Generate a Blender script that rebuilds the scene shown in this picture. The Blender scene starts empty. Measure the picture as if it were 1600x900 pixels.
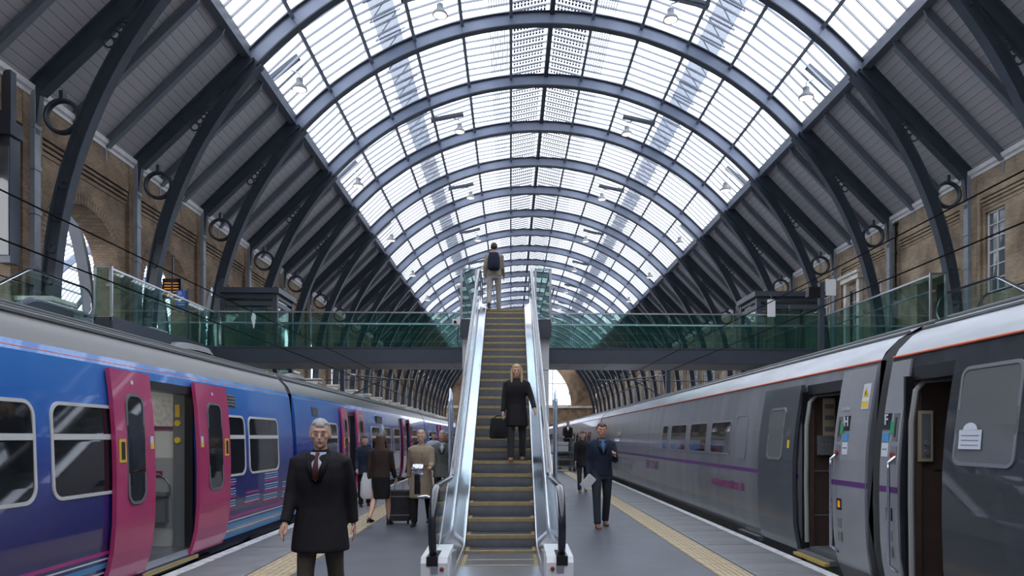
import bpy, math, random
from mathutils import Vector, Matrix, Quaternion
random.seed(7)
S = bpy.context.scene
C = S.collection
PI = math.pi
# ------------------------------------------------------------------ camera, sky, exposure
EYE = 1.6
cd = bpy.data.cameras.new('camera'); cam = bpy.data.objects.new('camera', cd); C.objects.link(cam)
cam.location = (0, 0, EYE); cam.rotation_euler = (PI/2, 0, -0.034)
cd.sensor_width = 36; cd.lens = 24.53; cd.shift_x = -0.0219; cd.shift_y = 0.1456
cd.clip_start = 0.05; cd.clip_end = 900
S.camera = cam
W = bpy.data.worlds.new('sky'); S.world = W; W.use_nodes = True
nt = W.node_tree; bg = nt.nodes['Background']
tc = nt.nodes.new('ShaderNodeTexCoord'); nz = nt.nodes.new('ShaderNodeTexNoise'); rp = nt.nodes.new('ShaderNodeValToRGB')
nz.inputs['Scale'].default_value = 2.2; nz.inputs['Detail'].default_value = 5
rp.color_ramp.elements[0].position = .3; rp.color_ramp.elements[0].color = (.80, .87, 1, 1)
rp.color_ramp.elements[1].position = .65; rp.color_ramp.elements[1].color = (1, .99, .97, 1)
nt.links.new(tc.outputs['Generated'], nz.inputs['Vector']); nt.links.new(nz.outputs['Fac'], rp.inputs['Fac'])
nt.links.new(rp.outputs['Color'], bg.inputs['Color']); bg.inputs['Strength'].default_value = 3.4
S.view_settings.view_transform = 'Standard'; S.view_settings.look = 'None'
S.view_settings.gamma = 1; S.view_settings.exposure = 0.32; S.view_settings.use_curve_mapping = False
S.cycles.transparent_max_bounces = 24

# ------------------------------------------------------------------ materials
MATS = {}
def mat(name, col, rough=.5, metal=0, var=0, vscale=3, bump=0, bscale=40, coat=0, stretch=None, spec=None):
    if name in MATS: return MATS[name]
    m = bpy.data.materials.new(name); m.use_nodes = True; n = m.node_tree; b = n.nodes['Principled BSDF']
    b.inputs['Base Color'].default_value = (*col, 1); b.inputs['Roughness'].default_value = rough
    b.inputs['Metallic'].default_value = metal; b.inputs['Coat Weight'].default_value = coat
    if spec is not None: b.inputs['Specular IOR Level'].default_value = spec
    tcn = n.nodes.new('ShaderNodeTexCoord'); mp = n.nodes.new('ShaderNodeMapping')
    n.links.new(tcn.outputs['Object'], mp.inputs['Vector'])
    if stretch: mp.inputs['Scale'].default_value = stretch
    if var:
        t = n.nodes.new('ShaderNodeTexNoise'); t.inputs['Scale'].default_value = vscale; t.inputs['Detail'].default_value = 6
        n.links.new(mp.outputs['Vector'], t.inputs['Vector'])
        r = n.nodes.new('ShaderNodeValToRGB')
        r.color_ramp.elements[0].position = .3; r.color_ramp.elements[1].position = .7
        r.color_ramp.elements[0].color = (*[c*(1-var) for c in col], 1); r.color_ramp.elements[1].color = (*[min(1, c*(1+var)) for c in col], 1)
        n.links.new(t.outputs['Fac'], r.inputs['Fac']); n.links.new(r.outputs['Color'], b.inputs['Base Color'])
    if bump:
        t2 = n.nodes.new('ShaderNodeTexNoise'); t2.inputs['Scale'].default_value = bscale; t2.inputs['Detail'].default_value = 3
        n.links.new(mp.outputs['Vector'], t2.inputs['Vector'])
        bm = n.nodes.new('ShaderNodeBump'); bm.inputs['Strength'].default_value = bump; bm.inputs['Distance'].default_value = .01
        n.links.new(t2.outputs['Fac'], bm.inputs['Height']); n.links.new(bm.outputs['Normal'], b.inputs['Normal'])
    MATS[name] = m; return m
def glass(name, tint=(.9, 1, .97), ior=1.5, rough=.02, body=0.0, bcol=(.5, .7, .7)):
    m = bpy.data.materials.new(name); m.use_nodes = True; n = m.node_tree
    for x in list(n.nodes): n.nodes.remove(x)
    o = n.nodes.new('ShaderNodeOutputMaterial'); tr = n.nodes.new('ShaderNodeBsdfTransparent'); gl = n.nodes.new('ShaderNodeBsdfGlossy')
    fr = n.nodes.new('ShaderNodeLayerWeight'); mx = n.nodes.new('ShaderNodeMixShader')
    tr.inputs['Color'].default_value = (*tint, 1); gl.inputs['Roughness'].default_value = rough
    # Schlick reflectance of a thin sheet, the same from both faces
    pw = n.nodes.new('ShaderNodeMath'); pw.operation = 'POWER'; pw.inputs[1].default_value = 5
    ma = n.nodes.new('ShaderNodeMath'); ma.operation = 'MULTIPLY_ADD'; f0 = 2*((ior-1)/(ior+1))**2
    ma.inputs[1].default_value = .9-f0; ma.inputs[2].default_value = f0
    n.links.new(fr.outputs['Facing'], pw.inputs[0]); n.links.new(pw.outputs[0], ma.inputs[0])
    last = tr.outputs[0]
    if body:
        d = n.nodes.new('ShaderNodeBsdfDiffuse'); d.inputs['Color'].default_value = (*bcol, 1)
        m2 = n.nodes.new('ShaderNodeMixShader'); m2.inputs[0].default_value = body
        n.links.new(tr.outputs[0], m2.inputs[1]); n.links.new(d.outputs[0], m2.inputs[2]); last = m2.outputs[0]
    n.links.new(ma.outputs[0], mx.inputs[0]); n.links.new(last, mx.inputs[1]); n.links.new(gl.outputs[0], mx.inputs[2])
    n.links.new(mx.outputs[0], o.inputs[0]); MATS[name] = m; return m
def brick(name, c1, c2, mortar, ax='X'):
    m = bpy.data.materials.new(name); m.use_nodes = True; n = m.node_tree; b = n.nodes['Principled BSDF']
    b.inputs['Roughness'].default_value = .9
    t = n.nodes.new('ShaderNodeTexCoord'); sp = n.nodes.new('ShaderNodeSeparateXYZ'); cb = n.nodes.new('ShaderNodeCombineXYZ')
    n.links.new(t.outputs['Object'], sp.inputs[0])
    add = n.nodes.new('ShaderNodeMath'); add.operation = 'ADD'
    n.links.new(sp.outputs['X'], add.inputs[0]); n.links.new(sp.outputs['Y'], add.inputs[1])
    n.links.new(add.outputs[0], cb.inputs['X']); n.links.new(sp.outputs['Z'], cb.inputs['Y'])
    br = n.nodes.new('ShaderNodeTexBrick'); br.inputs['Scale'].default_value = 1
    br.inputs['Brick Width'].default_value = .24; br.inputs['Row Height'].default_value = .082; br.inputs['Mortar Size'].default_value = .009
    br.inputs['Color1'].default_value = (*c1, 1); br.inputs['Color2'].default_value = (*c2, 1); br.inputs['Mortar'].default_value = (*mortar, 1)
    n.links.new(cb.outputs[0], br.inputs['Vector'])
    no = n.nodes.new('ShaderNodeTexNoise'); no.inputs['Scale'].default_value = .9; no.inputs['Detail'].default_value = 8
    n.links.new(t.outputs['Object'], no.inputs['Vector'])
    mx = n.nodes.new('ShaderNodeMix'); mx.data_type = 'RGBA'; mx.blend_type = 'MULTIPLY'; mx.inputs[0].default_value = .8
    r = n.nodes.new('ShaderNodeValToRGB'); r.color_ramp.elements[0].position = .32; r.color_ramp.elements[0].color = (.42, .38, .36, 1)
    r.color_ramp.elements[1].position = .62; r.color_ramp.elements[1].color = (1.15, 1.1, 1.05, 1)
    n.links.new(no.outputs['Fac'], r.inputs[0]); n.links.new(br.outputs['Color'], mx.inputs[6]); n.links.new(r.outputs[0], mx.inputs[7])
    n.links.new(mx.outputs[2], b.inputs['Base Color'])
    bu = n.nodes.new('ShaderNodeBump'); bu.inputs['Strength'].default_value = .6; bu.inputs['Distance'].default_value = .01; bu.invert = True
    n.links.new(br.outputs['Fac'], bu.inputs['Height']); n.links.new(bu.outputs[0], b.inputs['Normal'])
    MATS[name] = m; return m
def zramp(name, stops, rough=.25, coat=.3, metal=0, streak=0):
    """base colour that changes with height on the coach side (stops: z, colour)"""
    m = bpy.data.materials.new(name); m.use_nodes = True; n = m.node_tree; b = n.nodes['Principled BSDF']
    b.inputs['Roughness'].default_value = rough; b.inputs['Coat Weight'].default_value = coat; b.inputs['Metallic'].default_value = metal
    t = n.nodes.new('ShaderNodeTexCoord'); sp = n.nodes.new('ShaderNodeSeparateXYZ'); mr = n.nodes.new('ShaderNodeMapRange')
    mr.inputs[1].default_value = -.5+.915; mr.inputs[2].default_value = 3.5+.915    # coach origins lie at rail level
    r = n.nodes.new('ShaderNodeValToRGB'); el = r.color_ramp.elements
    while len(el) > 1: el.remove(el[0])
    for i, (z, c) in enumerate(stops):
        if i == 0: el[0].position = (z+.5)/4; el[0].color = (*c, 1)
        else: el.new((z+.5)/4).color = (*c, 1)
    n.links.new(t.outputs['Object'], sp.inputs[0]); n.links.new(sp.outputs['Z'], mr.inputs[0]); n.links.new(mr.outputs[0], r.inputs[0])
    src = r.outputs[0]
    if streak:
        no = n.nodes.new('ShaderNodeTexNoise'); no.inputs['Scale'].default_value = 2.5; no.inputs['Detail'].default_value = 6
        mp = n.nodes.new('ShaderNodeMapping'); mp.inputs['Scale'].default_value = (1, 1, .25)
        n.links.new(t.outputs['Object'], mp.inputs[0]); n.links.new(mp.outputs[0], no.inputs['Vector'])
        q = n.nodes.new('ShaderNodeMapRange'); q.inputs[1].default_value = .3; q.inputs[2].default_value = .7
        q.inputs[3].default_value = 1-streak; q.inputs[4].default_value = 1.05
        n.links.new(no.outputs['Fac'], q.inputs[0])
        mx = n.nodes.new('ShaderNodeMix'); mx.data_type = 'RGBA'; mx.blend_type = 'MULTIPLY'; mx.inputs[0].default_value = 1
        n.links.new(src, mx.inputs[6]); n.links.new(q.outputs[0], mx.inputs[7]); src = mx.outputs[2]
    n.links.new(src, b.inputs['Base Color'])
    MATS[name] = m; return m
def emit(name, col, st):
    m = bpy.data.materials.new(name); m.use_nodes = True; b = m.node_tree.nodes['Principled BSDF']
    b.inputs['Base Color'].default_value = (*col, 1); b.inputs['Emission Color'].default_value = (*col, 1); b.inputs['Emission Strength'].default_value = st
    MATS[name] = m; return m

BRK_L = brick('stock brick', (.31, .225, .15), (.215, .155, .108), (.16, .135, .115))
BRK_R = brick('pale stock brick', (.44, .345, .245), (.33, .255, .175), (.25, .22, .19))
M_RIB = mat('rib dark grey blue', (.045, .058, .080), .45, .0, .15, 2, .5, 22)
M_RIBU = mat('rib pale web grey blue', (.25, .29, .40), .4, 0, .08, 1.5)  # paler tone for the webs above the gutter than for the legs
M_RAFT = mat('rafter grey paint', (.16, .18, .22), .45, 0, .08, 2)
M_BOARD = mat('boarding grey', (.44, .425, .455), .5, 0, .12, .8, .5, 9, stretch=(1, .05, 6))
M_CORN = mat('cornice white', (.62, .62, .64), .5, 0, .1)
M_PIPE = mat('column pale blue grey', (.27, .30, .35), .5, 0, .12)
M_ROOFG = glass('roof glass', (.93, .96, 1), 1.35)
M_GLZ = mat('glazing bar', (.30, .32, .37), .4)
M_PURL = mat('purlin steel', (.20, .22, .27), .4)
M_PV = mat('solar cell', (.04, .045, .07), .2)
M_GRATE = glass('walkway grating', (.62, .64, .68), 1.1, .5, .3, (.35, .36, .4))
M_BGLASS = glass('green balustrade glass', (.66, .80, .775), 1.45, .02, .02, (.2, .5, .45))
M_CLEAR = glass('clear glass', (.85, .93, .92), 1.45)
M_DARKG = mat('dark train glass', (.012, .014, .018), .04, 0, spec=.8)
M_STEEL = mat('brushed stainless', (.60, .63, .70), .28, 1, .06, 3, .15, 60, stretch=(1, .05, 1))
M_POL = mat('polished stainless', (.72, .75, .84), .2, 1, .05, 2)
M_FASC = mat('fascia dark grey', (.065, .075, .10), .35, .2, .08, 1)
M_SOFF = mat('soffit pale panel', (.42, .40, .40), .5)
M_WHITE = mat('white cladding', (.72, .73, .76), .35, 0, .05)
M_BLACK = mat('black rubber', (.012, .012, .016), .3)
M_WIRE = mat('overhead wire black', (.01, .01, .01), .9, spec=.05)
M_RAIL = mat('handrail dark blue black', (.02, .022, .035), .15, coat=.5)
M_DARK = mat('dark void', (.012, .012, .014), .8)
M_ASPH = mat('platform asphalt', (.080, .086, .108), .34, 0, .22, 1.6, .35, 90)
M_SLAB = mat('coping slab', (.15, .155, .17), .5, 0, .2, 3, .3, 60)
M_EDGE = mat('white edge paint', (.52, .53, .56), .6, 0, .3, 9)
M_TACT = mat('buff tactile tile', (.36, .29, .19), .65, 0, .15, 6)
M_BALL = mat('ballast', (.035, .032, .03), .95, 0, .5, 14, 1, 30)
M_RAILS = mat('rail steel', (.25, .2, .17), .4, .8)
M_STONE = mat('corbel stone', (.70, .66, .60), .8, 0, .2, 3)
M_WOODW = mat('window white', (.66, .66, .66), .5)
M_WGLS = mat('window panes', (.10, .12, .14), .08, 0, spec=.8)
M_FROST = emit('gable daylight glass', (.95, .97, 1), 0)

# ------------------------------------------------------------------ mesh helpers
class MB:
    def __init__(s): s.v = []; s.f = []; s.m = []
    def add(s, vs, fs, m=0):
        o = len(s.v); s.v += [tuple(v) for v in vs]; s.f += [tuple(i+o for i in f) for f in fs]; s.m += [m]*len(fs); return s
    def box(s, x0, x1, y0, y1, z0, z1, m=0, M=None):
        vs = [Vector((x, y, z)) for x in (x0, x1) for y in (y0, y1) for z in (z0, z1)]
        if M is not None: vs = [M @ v for v in vs]
        return s.add(vs, [(0, 1, 3, 2), (4, 6, 7, 5), (0, 4, 5, 1), (2, 3, 7, 6), (0, 2, 6, 4), (1, 5, 7, 3)], m)
    def cb(s, c, d, m=0, M=None):
        return s.box(c[0]-d[0]/2, c[0]+d[0]/2, c[1]-d[1]/2, c[1]+d[1]/2, c[2]-d[2]/2, c[2]+d[2]/2, m, M)
    def tube(s, pts, r, n=8, m=0, closed=False, caps=True):
        """r: number, list of numbers, or list of (ra, rb)"""
        P = [Vector(p) for p in pts]; k = len(P)
        R = r if isinstance(r, list) else [r]*k
        up = None; rings = []
        for i in range(k):
            a = P[(i-1) % k] if (closed or i > 0) else P[i]; b = P[(i+1) % k] if (closed or i < k-1) else P[i]
            t = (b-a).normalized()
            if up is None:
                up = Vector((0, 0, 1)) if abs(t.z) < .9 else Vector((1, 0, 0))
            u = (up - t*up.dot(t))
            if u.length < 1e-4: u = t.orthogonal()
            u.normalize(); w = t.cross(u); up = u
            ra, rb = R[i] if isinstance(R[i], tuple) else (R[i], R[i])
            rings.append([P[i]+u*ra*math.cos(q*2*PI/n)+w*rb*math.sin(q*2*PI/n) for q in range(n)])
        vs = [v for g in rings for v in g]; fs = []
        for i in range(k if closed else k-1):
            j = (i+1) % k
            for q in range(n):
                fs.append((i*n+q, i*n+(q+1) % n, j*n+(q+1) % n, j*n+q))
        if caps and not closed: fs += [tuple(range(n))[::-1], tuple((k-1)*n+q for q in range(n))]
        return s.add(vs, fs, m)
    def ring(s, c, R, r, ax='y', n=28, k=6, m=0):
        pts = []
        for i in range(n):
            a = i*2*PI/n; u, w = R*math.cos(a), R*math.sin(a)
            pts.append({'y': (c[0]+u, c[1], c[2]+w), 'z': (c[0]+u, c[1]+w, c[2]), 'x': (c[0], c[1]+u, c[2]+w)}[ax])
        return s.tube(pts, r, k, m, True)
    def lathe(s, prof, c=(0, 0, 0), n=20, m=0, M=None):
        vs = []; fs = []
        for (r, z) in prof:
            for q in range(n):
                v = Vector((r*math.cos(q*2*PI/n), r*math.sin(q*2*PI/n), z))
                if M is not None: v = M @ v
                vs.append(v+Vector(c))
        for i in range(len(prof)-1):
            for q in range(n): fs.append((i*n+q, i*n+(q+1) % n, (i+1)*n+(q+1) % n, (i+1)*n+q))
        fs += [tuple(range(n))[::-1], tuple((len(prof)-1)*n+q for q in range(n))]
        return s.add(vs, fs, m)
    def ell(s, c, r, n=14, k=9, M=None, m=0):
        vs = []; fs = []
        for i in range(k+1):
            a = PI*i/k
            for q in range(n):
                b = 2*PI*q/n
                v = Vector((r[0]*math.sin(a)*math.cos(b), r[1]*math.sin(a)*math.sin(b), r[2]*math.cos(a)))
                if M is not None: v = M @ v
                vs.append(v+Vector(c))
        for i in range(k):
            for q in range(n): fs.append((i*n+q, (i+1)*n+q, (i+1)*n+(q+1) % n, i*n+(q+1) % n))
        return s.add(vs, fs, m)
    def rings(s, rs, n=18, m=0, caps=True, M=None):
        """stack of horizontal ellipses (cx, cy, z, rx, ry)"""
        vs = []; fs = []
        for (cx, cy, z, rx, ry) in rs:
            for q in range(n):
                v = Vector((cx+rx*math.cos(2*PI*q/n), cy+ry*math.sin(2*PI*q/n), z))
                if M is not None: v = M @ v
                vs.append(v)
        for i in range(len(rs)-1):
            for q in range(n): fs.append((i*n+q, i*n+(q+1) % n, (i+1)*n+(q+1) % n, (i+1)*n+q))
        if caps: fs += [tuple(range(n))[::-1], tuple((len(rs)-1)*n+q for q in range(n))]
        return s.add(vs, fs, m)
    def sweep(s, prof, path, m=0, closed=True):
        """prof [(x,dz)], path [(y,z)]"""
        k = len(prof); vs = [(x, y, z+dz) for (y, z) in path for (x, dz) in prof]; fs = []
        for i in range(len(path)-1):
            for q in range(k if closed else k-1):
                fs.append((i*k+q, i*k+(q+1) % k, (i+1)*k+(q+1) % k, (i+1)*k+q))
        if closed: fs += [tuple(range(k))[::-1], tuple((len(path)-1)*k+q for q in range(k))]
        return s.add(vs, fs, m)
    def prism(s, poly, a, b, ax='y', m=0):
        k = len(poly)
        def P(u, w, t): return {'y': (u, t, w), 'x': (t, u, w), 'z': (u, w, t)}[ax]
        vs = [P(u, w, a) for u, w in poly]+[P(u, w, b) for u, w in poly]
        fs = [tuple(range(k))[::-1], tuple(range(k, 2*k))]+[(i, (i+1) % k, k+(i+1) % k, k+i) for i in range(k)]
        return s.add(vs, fs, m)
ORG = {}
def fixn(me):
    import bmesh
    b = bmesh.new(); b.from_mesh(me); bmesh.ops.recalc_face_normals(b, faces=b.faces); b.to_mesh(me); b.free()
def mesh(name, mb, mats, org=(0, 0, 0), smooth=False):
    me = bpy.data.meshes.new(name)
    me.from_pydata([(v[0]-org[0], v[1]-org[1], v[2]-org[2]) for v in mb.v], [], mb.f)
    for m in (mats if isinstance(mats, (list, tuple)) else [mats]): me.materials.append(m)
    if any(mb.m): me.polygons.foreach_set('material_index', mb.m)
    if smooth: me.polygons.foreach_set('use_smooth', [True]*len(me.polygons))
    me.update(); fixn(me)
    if smooth and smooth != 'all':
        me.set_sharp_from_angle(angle=math.radians(40))
    return me
def part(name, mb, mats, parent=None, smooth=False, kind=None):
    org = ORG.get(parent, (0, 0, 0)) if parent else (0, 0, 0)
    me = mesh(name, mb, mats, org, smooth)
    o = bpy.data.objects.new(name, me); C.objects.link(o)
    if parent: o.parent = parent
    ORG[o] = org
    if kind: o['kind'] = kind
    return o
def piece(name, me, M, parent):
    o = bpy.data.objects.new(name, me); C.objects.link(o); o.parent = parent; o.matrix_basis = M; return o
def thing(name, label, cat, loc=(0, 0, 0), group=None):
    o = bpy.data.objects.new(name, None); C.objects.link(o); o.location = loc; o.empty_display_size = .2
    o['label'] = label; o['category'] = cat; ORG[o] = loc
    if group: o['group'] = group
    return o
def tag(o, label, cat, group=None):
    o['label'] = label; o['category'] = cat
    if group: o['group'] = group
    return o
def single(name, mb, mats, label, cat, base, group=None, smooth=False):
    me = mesh(name, mb, mats, base, smooth); o = bpy.data.objects.new(name, me); C.objects.link(o); o.location = base
    return tag(o, label, cat, group)
def setting(name, loc=(0, 0, 0)):
    o = bpy.data.objects.new(name, None); C.objects.link(o); o['kind'] = 'structure'; o.location = loc; ORG[o] = loc; return o
def copy_tree(o, parent=None):
    c = o.copy(); C.objects.link(c)
    if parent: c.parent = parent
    ORG[c] = ORG.get(o, (0, 0, 0))
    for ch in list(o.children): copy_tree(ch, c)
    return c
def text(name, s, size, loc, xa, ya, m, parent, align='CENTER', bold=0, sx=1):
    cu = bpy.data.curves.new(name, 'FONT'); cu.body = s; cu.size = size; cu.align_x = align; cu.align_y = 'CENTER'
    cu.extrude = .0015; cu.offset = bold; cu.resolution_u = 3
    t = bpy.data.objects.new('t', cu); C.objects.link(t)
    dg = bpy.context.evaluated_depsgraph_get(); me = bpy.data.meshes.new_from_object(t.evaluated_get(dg))
    bpy.data.objects.remove(t)
    xa = Vector(xa).normalized(); ya = Vector(ya).normalized(); za = xa.cross(ya)
    org = Vector(ORG.get(parent, (0, 0, 0)))
    M = Matrix((xa*sx, ya, za)).transposed().to_4x4(); M.translation = Vector(loc)-org
    me.transform(M); me.materials.clear(); me.materials.append(m)
    me.name = name
    o = bpy.data.objects.new(name, me); C.objects.link(o); o.parent = parent; ORG[o] = tuple(org); return o

# ------------------------------------------------------------------ hall dimensions
CX = 1.9; HW = 16.0; XL = CX-HW; XR = CX+HW
ZC = EYE+3.63; R = 15.6; ZE = 11.8; ZG = EYE+14.2; XG = 11.65
Y0 = 9.75; DY = 5.57
RY = [Y0+DY*k for k in range(-7, 25)]           # rib planes
YEND = RY[-1]+2.6
ANG = [0, 6.9, 15.2, 23.5, 31.5, 39.8, 48.0]
def arc(off_r, a): a = math.radians(a); return (CX+(R+off_r)*math.sin(a), ZC+(R+off_r)*math.cos(a))

# ------------------------------------------------------------------ floor, tracks
floor = setting('floor')
PL, PR = -4.0, 3.76
f = MB().box(PL+.02, PR-.02, -29.3, YEND, -1.0, 0)
part('platform', f, M_ASPH, floor)
part('edge_stripe', MB().box(PL, PL+.16, -29.3, YEND, -.06, .012), M_EDGE, floor)
part('edge_stripe', MB().box(PR-.13, PR, -29.3, YEND, -.06, .012), M_EDGE, floor)
for (xa, xb) in ((PL+.165, -3.05), (2.82, PR-.135)):
    me = mesh('coping_slab', MB().box(xa+.003, xb-.003, .004, .746, -.05, .008), M_SLAB)
    y = 5.0
    while y < 20: piece('coping_slab', me, Matrix.Translation((0, y, random.uniform(-.0015, .0015))), floor); y += .75
    b = MB(); y = 20.0
    while y < YEND-1: b.box(xa+.003, xb-.003, y+.004, y+.746, -.05, .008); y += .75
    part('coping_slab_run', b, M_SLAB, floor, kind='stuff')
for (xa, xb) in ((-3.03, -2.53), (2.39, 2.79)):
    b = MB().box(xa+.003, xb-.003, .003, .397, -.03, .010)
    w = (xb-xa)/6
    for i in range(6): b.box(xa+w*(i+.28), xa+w*(i+.72), .03, .37, .010, .0155)
    me = mesh('tactile_tile', b, M_TACT)
    y = 5.0
    while y < 19: piece('tactile_tile', me, Matrix.Translation((0, y, 0)), floor); y += .4
    b = MB()
    while y < YEND-1: b.box(xa+.003, xb-.003, y+.003, y+.397, -.03, .012); y += .4
    part('tactile_tile_run', b, M_TACT, floor, kind='stuff')
part('track_bed', MB().box(XL, PL+.02, -29.3, YEND, -1.3, -1.05), M_BALL, floor)
part('track_bed', MB().box(PR-.02, XR, -29.3, YEND, -1.3, -1.05), M_BALL, floor)
part('side_platform', MB().box(XL, -9.6, -29.3, YEND, -1.05, -.02), M_SLAB, floor)
part('side_platform', MB().box(9.9, XR, -29.3, YEND, -1.05, -.02), M_SLAB, floor)
part('neighbour_shed_floor', MB().box(XL-33, XL, -29.3, YEND, -1.3, -.05), M_SLAB, floor)
for xc in (-5.45, 5.22):
    for s_ in (-.72, .72):
        x = xc+s_
        b = MB().prism([(x-.07, -1.05), (x+.07, -1.05), (x+.07, -1.03), (x+.012, -1.01), (x+.012, -.95), (x+.036, -.94), (x+.036, -.905), (x-.036, -.905), (x-.036, -.94), (x-.012, -.95), (x-.012, -1.01), (x-.07, -1.03)], -29.3, YEND)
        single('rail', b, M_RAILS, 'steel running rail under the %s train, on the %s' % ('blue' if xc < 0 else 'grey', 'platform side' if (s_ > 0) == (xc < 0) else 'far side by the wall'), 'rail', (x, 0, -1.05), 'rails under the %s train' % ('blue' if xc < 0 else 'grey'))

# ------------------------------------------------------------------ ceiling
ceil = setting('ceiling')
def arcbox(b, r0, r1, a0, a1, y0, y1, n, m=0, cx=None):
    dx = 0 if cx is None else cx-CX
    vs = []
    for i in range(n+1):
        a = a0+(a1-a0)*i/n
        for rr in (r0, r1):
            x, z = arc(rr, a)
            vs += [(x+dx, y0, z), (x+dx, y1, z)]
    fs = []
    for i in range(n):
        o = i*4; p = o+4
        fs += [(o, p, p+1, o+1), (o+2, o+3, p+3, p+2), (o, o+2, p+2, p), (o+1, p+1, p+3, o+3)]
    fs += [(0, 1, 3, 2), (n*4, n*4+2, n*4+3, n*4+1)]
    b.add(vs, fs, m)
# ribs: pale web plates above the gutter, dark riveted ribs below it
def upper_rib():
    b = MB()
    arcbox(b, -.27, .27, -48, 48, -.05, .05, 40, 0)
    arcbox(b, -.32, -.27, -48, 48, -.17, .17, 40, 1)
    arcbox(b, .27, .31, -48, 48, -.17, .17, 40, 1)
    for s_ in (-1, 1):
        for a in ANG[1:-1]: arcbox(b, -.27, .27, s_*a-.15, s_*a+.15, -.12, .12, 1, 0)
    return b
A_SP = 88.6
def lower_rib(s_):
    b = MB()
    arcbox(b, -.40, -.06, s_*47.5, s_*A_SP, -.06, .06, 24)
    arcbox(b, -.44, -.40, s_*47.5, s_*A_SP, -.17, .17, 24)
    arcbox(b, -.06, -.02, s_*47.5, s_*A_SP, -.15, .15, 24)
    # raised bosses low on the web
    for a in (76, 79.5, 83, 86.5):
        x, z = arc(-.23, s_*a); b.ring((x, -.08, z), .12, .03, 'y', 16, 5)
        x, z = arc(-.23, s_*a); b.ring((x, .08, z), .12, .03, 'y', 16, 5)
    return b
EV = Vector((HW, ZE)); GV = Vector((XG+.12, ZG+.28))          # eaves and gutter, offset from CX
SD = (GV-EV).normalized(); SN = Vector((SD.y, -SD.x))           # along slope upwards; normal (x,z) outwards/up? fixed below
if SN.y < 0: SN = -SN
SL = (GV-EV).length
def sp(s_, t, d):      # point on the slope: t along from eaves, d below boarding
    p = EV+SD*t-SN*d; return (CX+s_*p.x, p.y)
def rafter_main(s_):
    b = MB()
    b.prism([sp(s_, .1, .04), sp(s_, SL-.1, .04), sp(s_, SL-.1, .5), sp(s_, .15, .42)], -.07, .07)
    b.prism([sp(s_, .15, .42), sp(s_, SL-.1, .5), sp(s_, SL-.1, .54), sp(s_, .15, .46)], -.17, .17)
    b.prism([sp(s_, .1, .0), sp(s_, SL, .0), sp(s_, SL, .05), sp(s_, .1, .05)], -.2, .2)
    # gusset to the arch head
    q = [sp(s_, SL-1.9, .5), sp(s_, SL-.1, .5), arc(-.1, s_*48.3), arc(-.05, s_*51), arc(.2, s_*54.5)]
    b.prism(q, -.06, .06)
    x, z = sp(s_, SL-1.15, .62); b.tube([(x, -.1, z), (x, .1, z)], .07, 10)
    # eaves block and post under it
    p = CX+s_*(HW-.42); w = CX+s_*(HW-.12)
    b.prism([(p, ZE-.1), (w, ZE-.1), (w, ZE-1.7), (p+s_*.18, ZE-1.7), (p+s_*.1, ZE-.9)], -.09, .09)
    return b
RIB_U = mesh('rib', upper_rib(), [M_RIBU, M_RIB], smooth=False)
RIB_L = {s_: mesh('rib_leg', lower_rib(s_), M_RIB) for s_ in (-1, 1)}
RAF = {s_: mesh('rafter', rafter_main(s_), M_RIB) for s_ in (-1, 1)}
def eaves_ring(s_):
    x, z = CX+s_*(HW-.99), ZE-.82
    b = MB().ring((x, -.06, z), .47, .055, 'y', 32, 6); b.ring((x, .06, z), .47, .055, 'y', 32, 6)
    b.box(x-.06, x+.06, -.09, .09, z+.46, z+.74)
    return b
def small_rings(s_):
    b = MB(); r = .15
    t = 2.62
    for i in range(5):
        p = EV+SD*t-SN*(.50+r+.03-.0*i)
        b.ring((CX+s_*p.x, 0, p.y), r, .03, 'y', 16, 5); t += r*1.85; r *= .8
    return b
RING = {s_: mesh('eaves_ring', eaves_ring(s_), M_RIB) for s_ in (-1, 1)}
SRING = {s_: mesh('spandrel_ring', small_rings(s_), M_RIB) for s_ in (-1, 1)}
for y in RY:
    M = Matrix.Translation((0, y, 0))
    u = piece('rib', RIB_U, M, ceil)
    for s_ in (-1, 1):
        piece('rib_leg', RIB_L[s_], Matrix(), u); ra = piece('rafter', RAF[s_], Matrix(), u)
        piece('eaves_ring', RING[s_], Matrix(), u); piece('spandrel_ring', SRING[s_], Matrix(), u)
# secondary rafters
def sec(s_):
    b = MB()
    b.prism([sp(s_, -.05, .03), sp(s_, SL-.1, .03), sp(s_, SL-.1, .12), sp(s_, SL-.5, .26), sp(s_, .0, .26)], -.035, .035)
    b.prism([sp(s_, 0, .26), sp(s_, SL-.5, .26), sp(s_, SL-.5, .30), sp(s_, 0, .30)], -.10, .10)
    b.prism([sp(s_, -.05, .02), sp(s_, SL-.2, .02), sp(s_, SL-.2, .06), sp(s_, -.05, .06)], -.08, .08)
    x = CX+s_*(HW-.14); b.box(min(x, x+s_*.1), max(x, x+s_*.1), -.06, .06, ZE-.65, ZE-.1)
    return b
SECM = {s_: mesh('secondary_rafter', sec(s_), M_RAFT) for s_ in (-1, 1)}
for y in RY[:-1]:
    for s_ in (-1, 1):
        for q in (1, 2): piece('secondary_rafter', SECM[s_], Matrix.Translation((0, y+DY*q/3, 0)), ceil)
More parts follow.
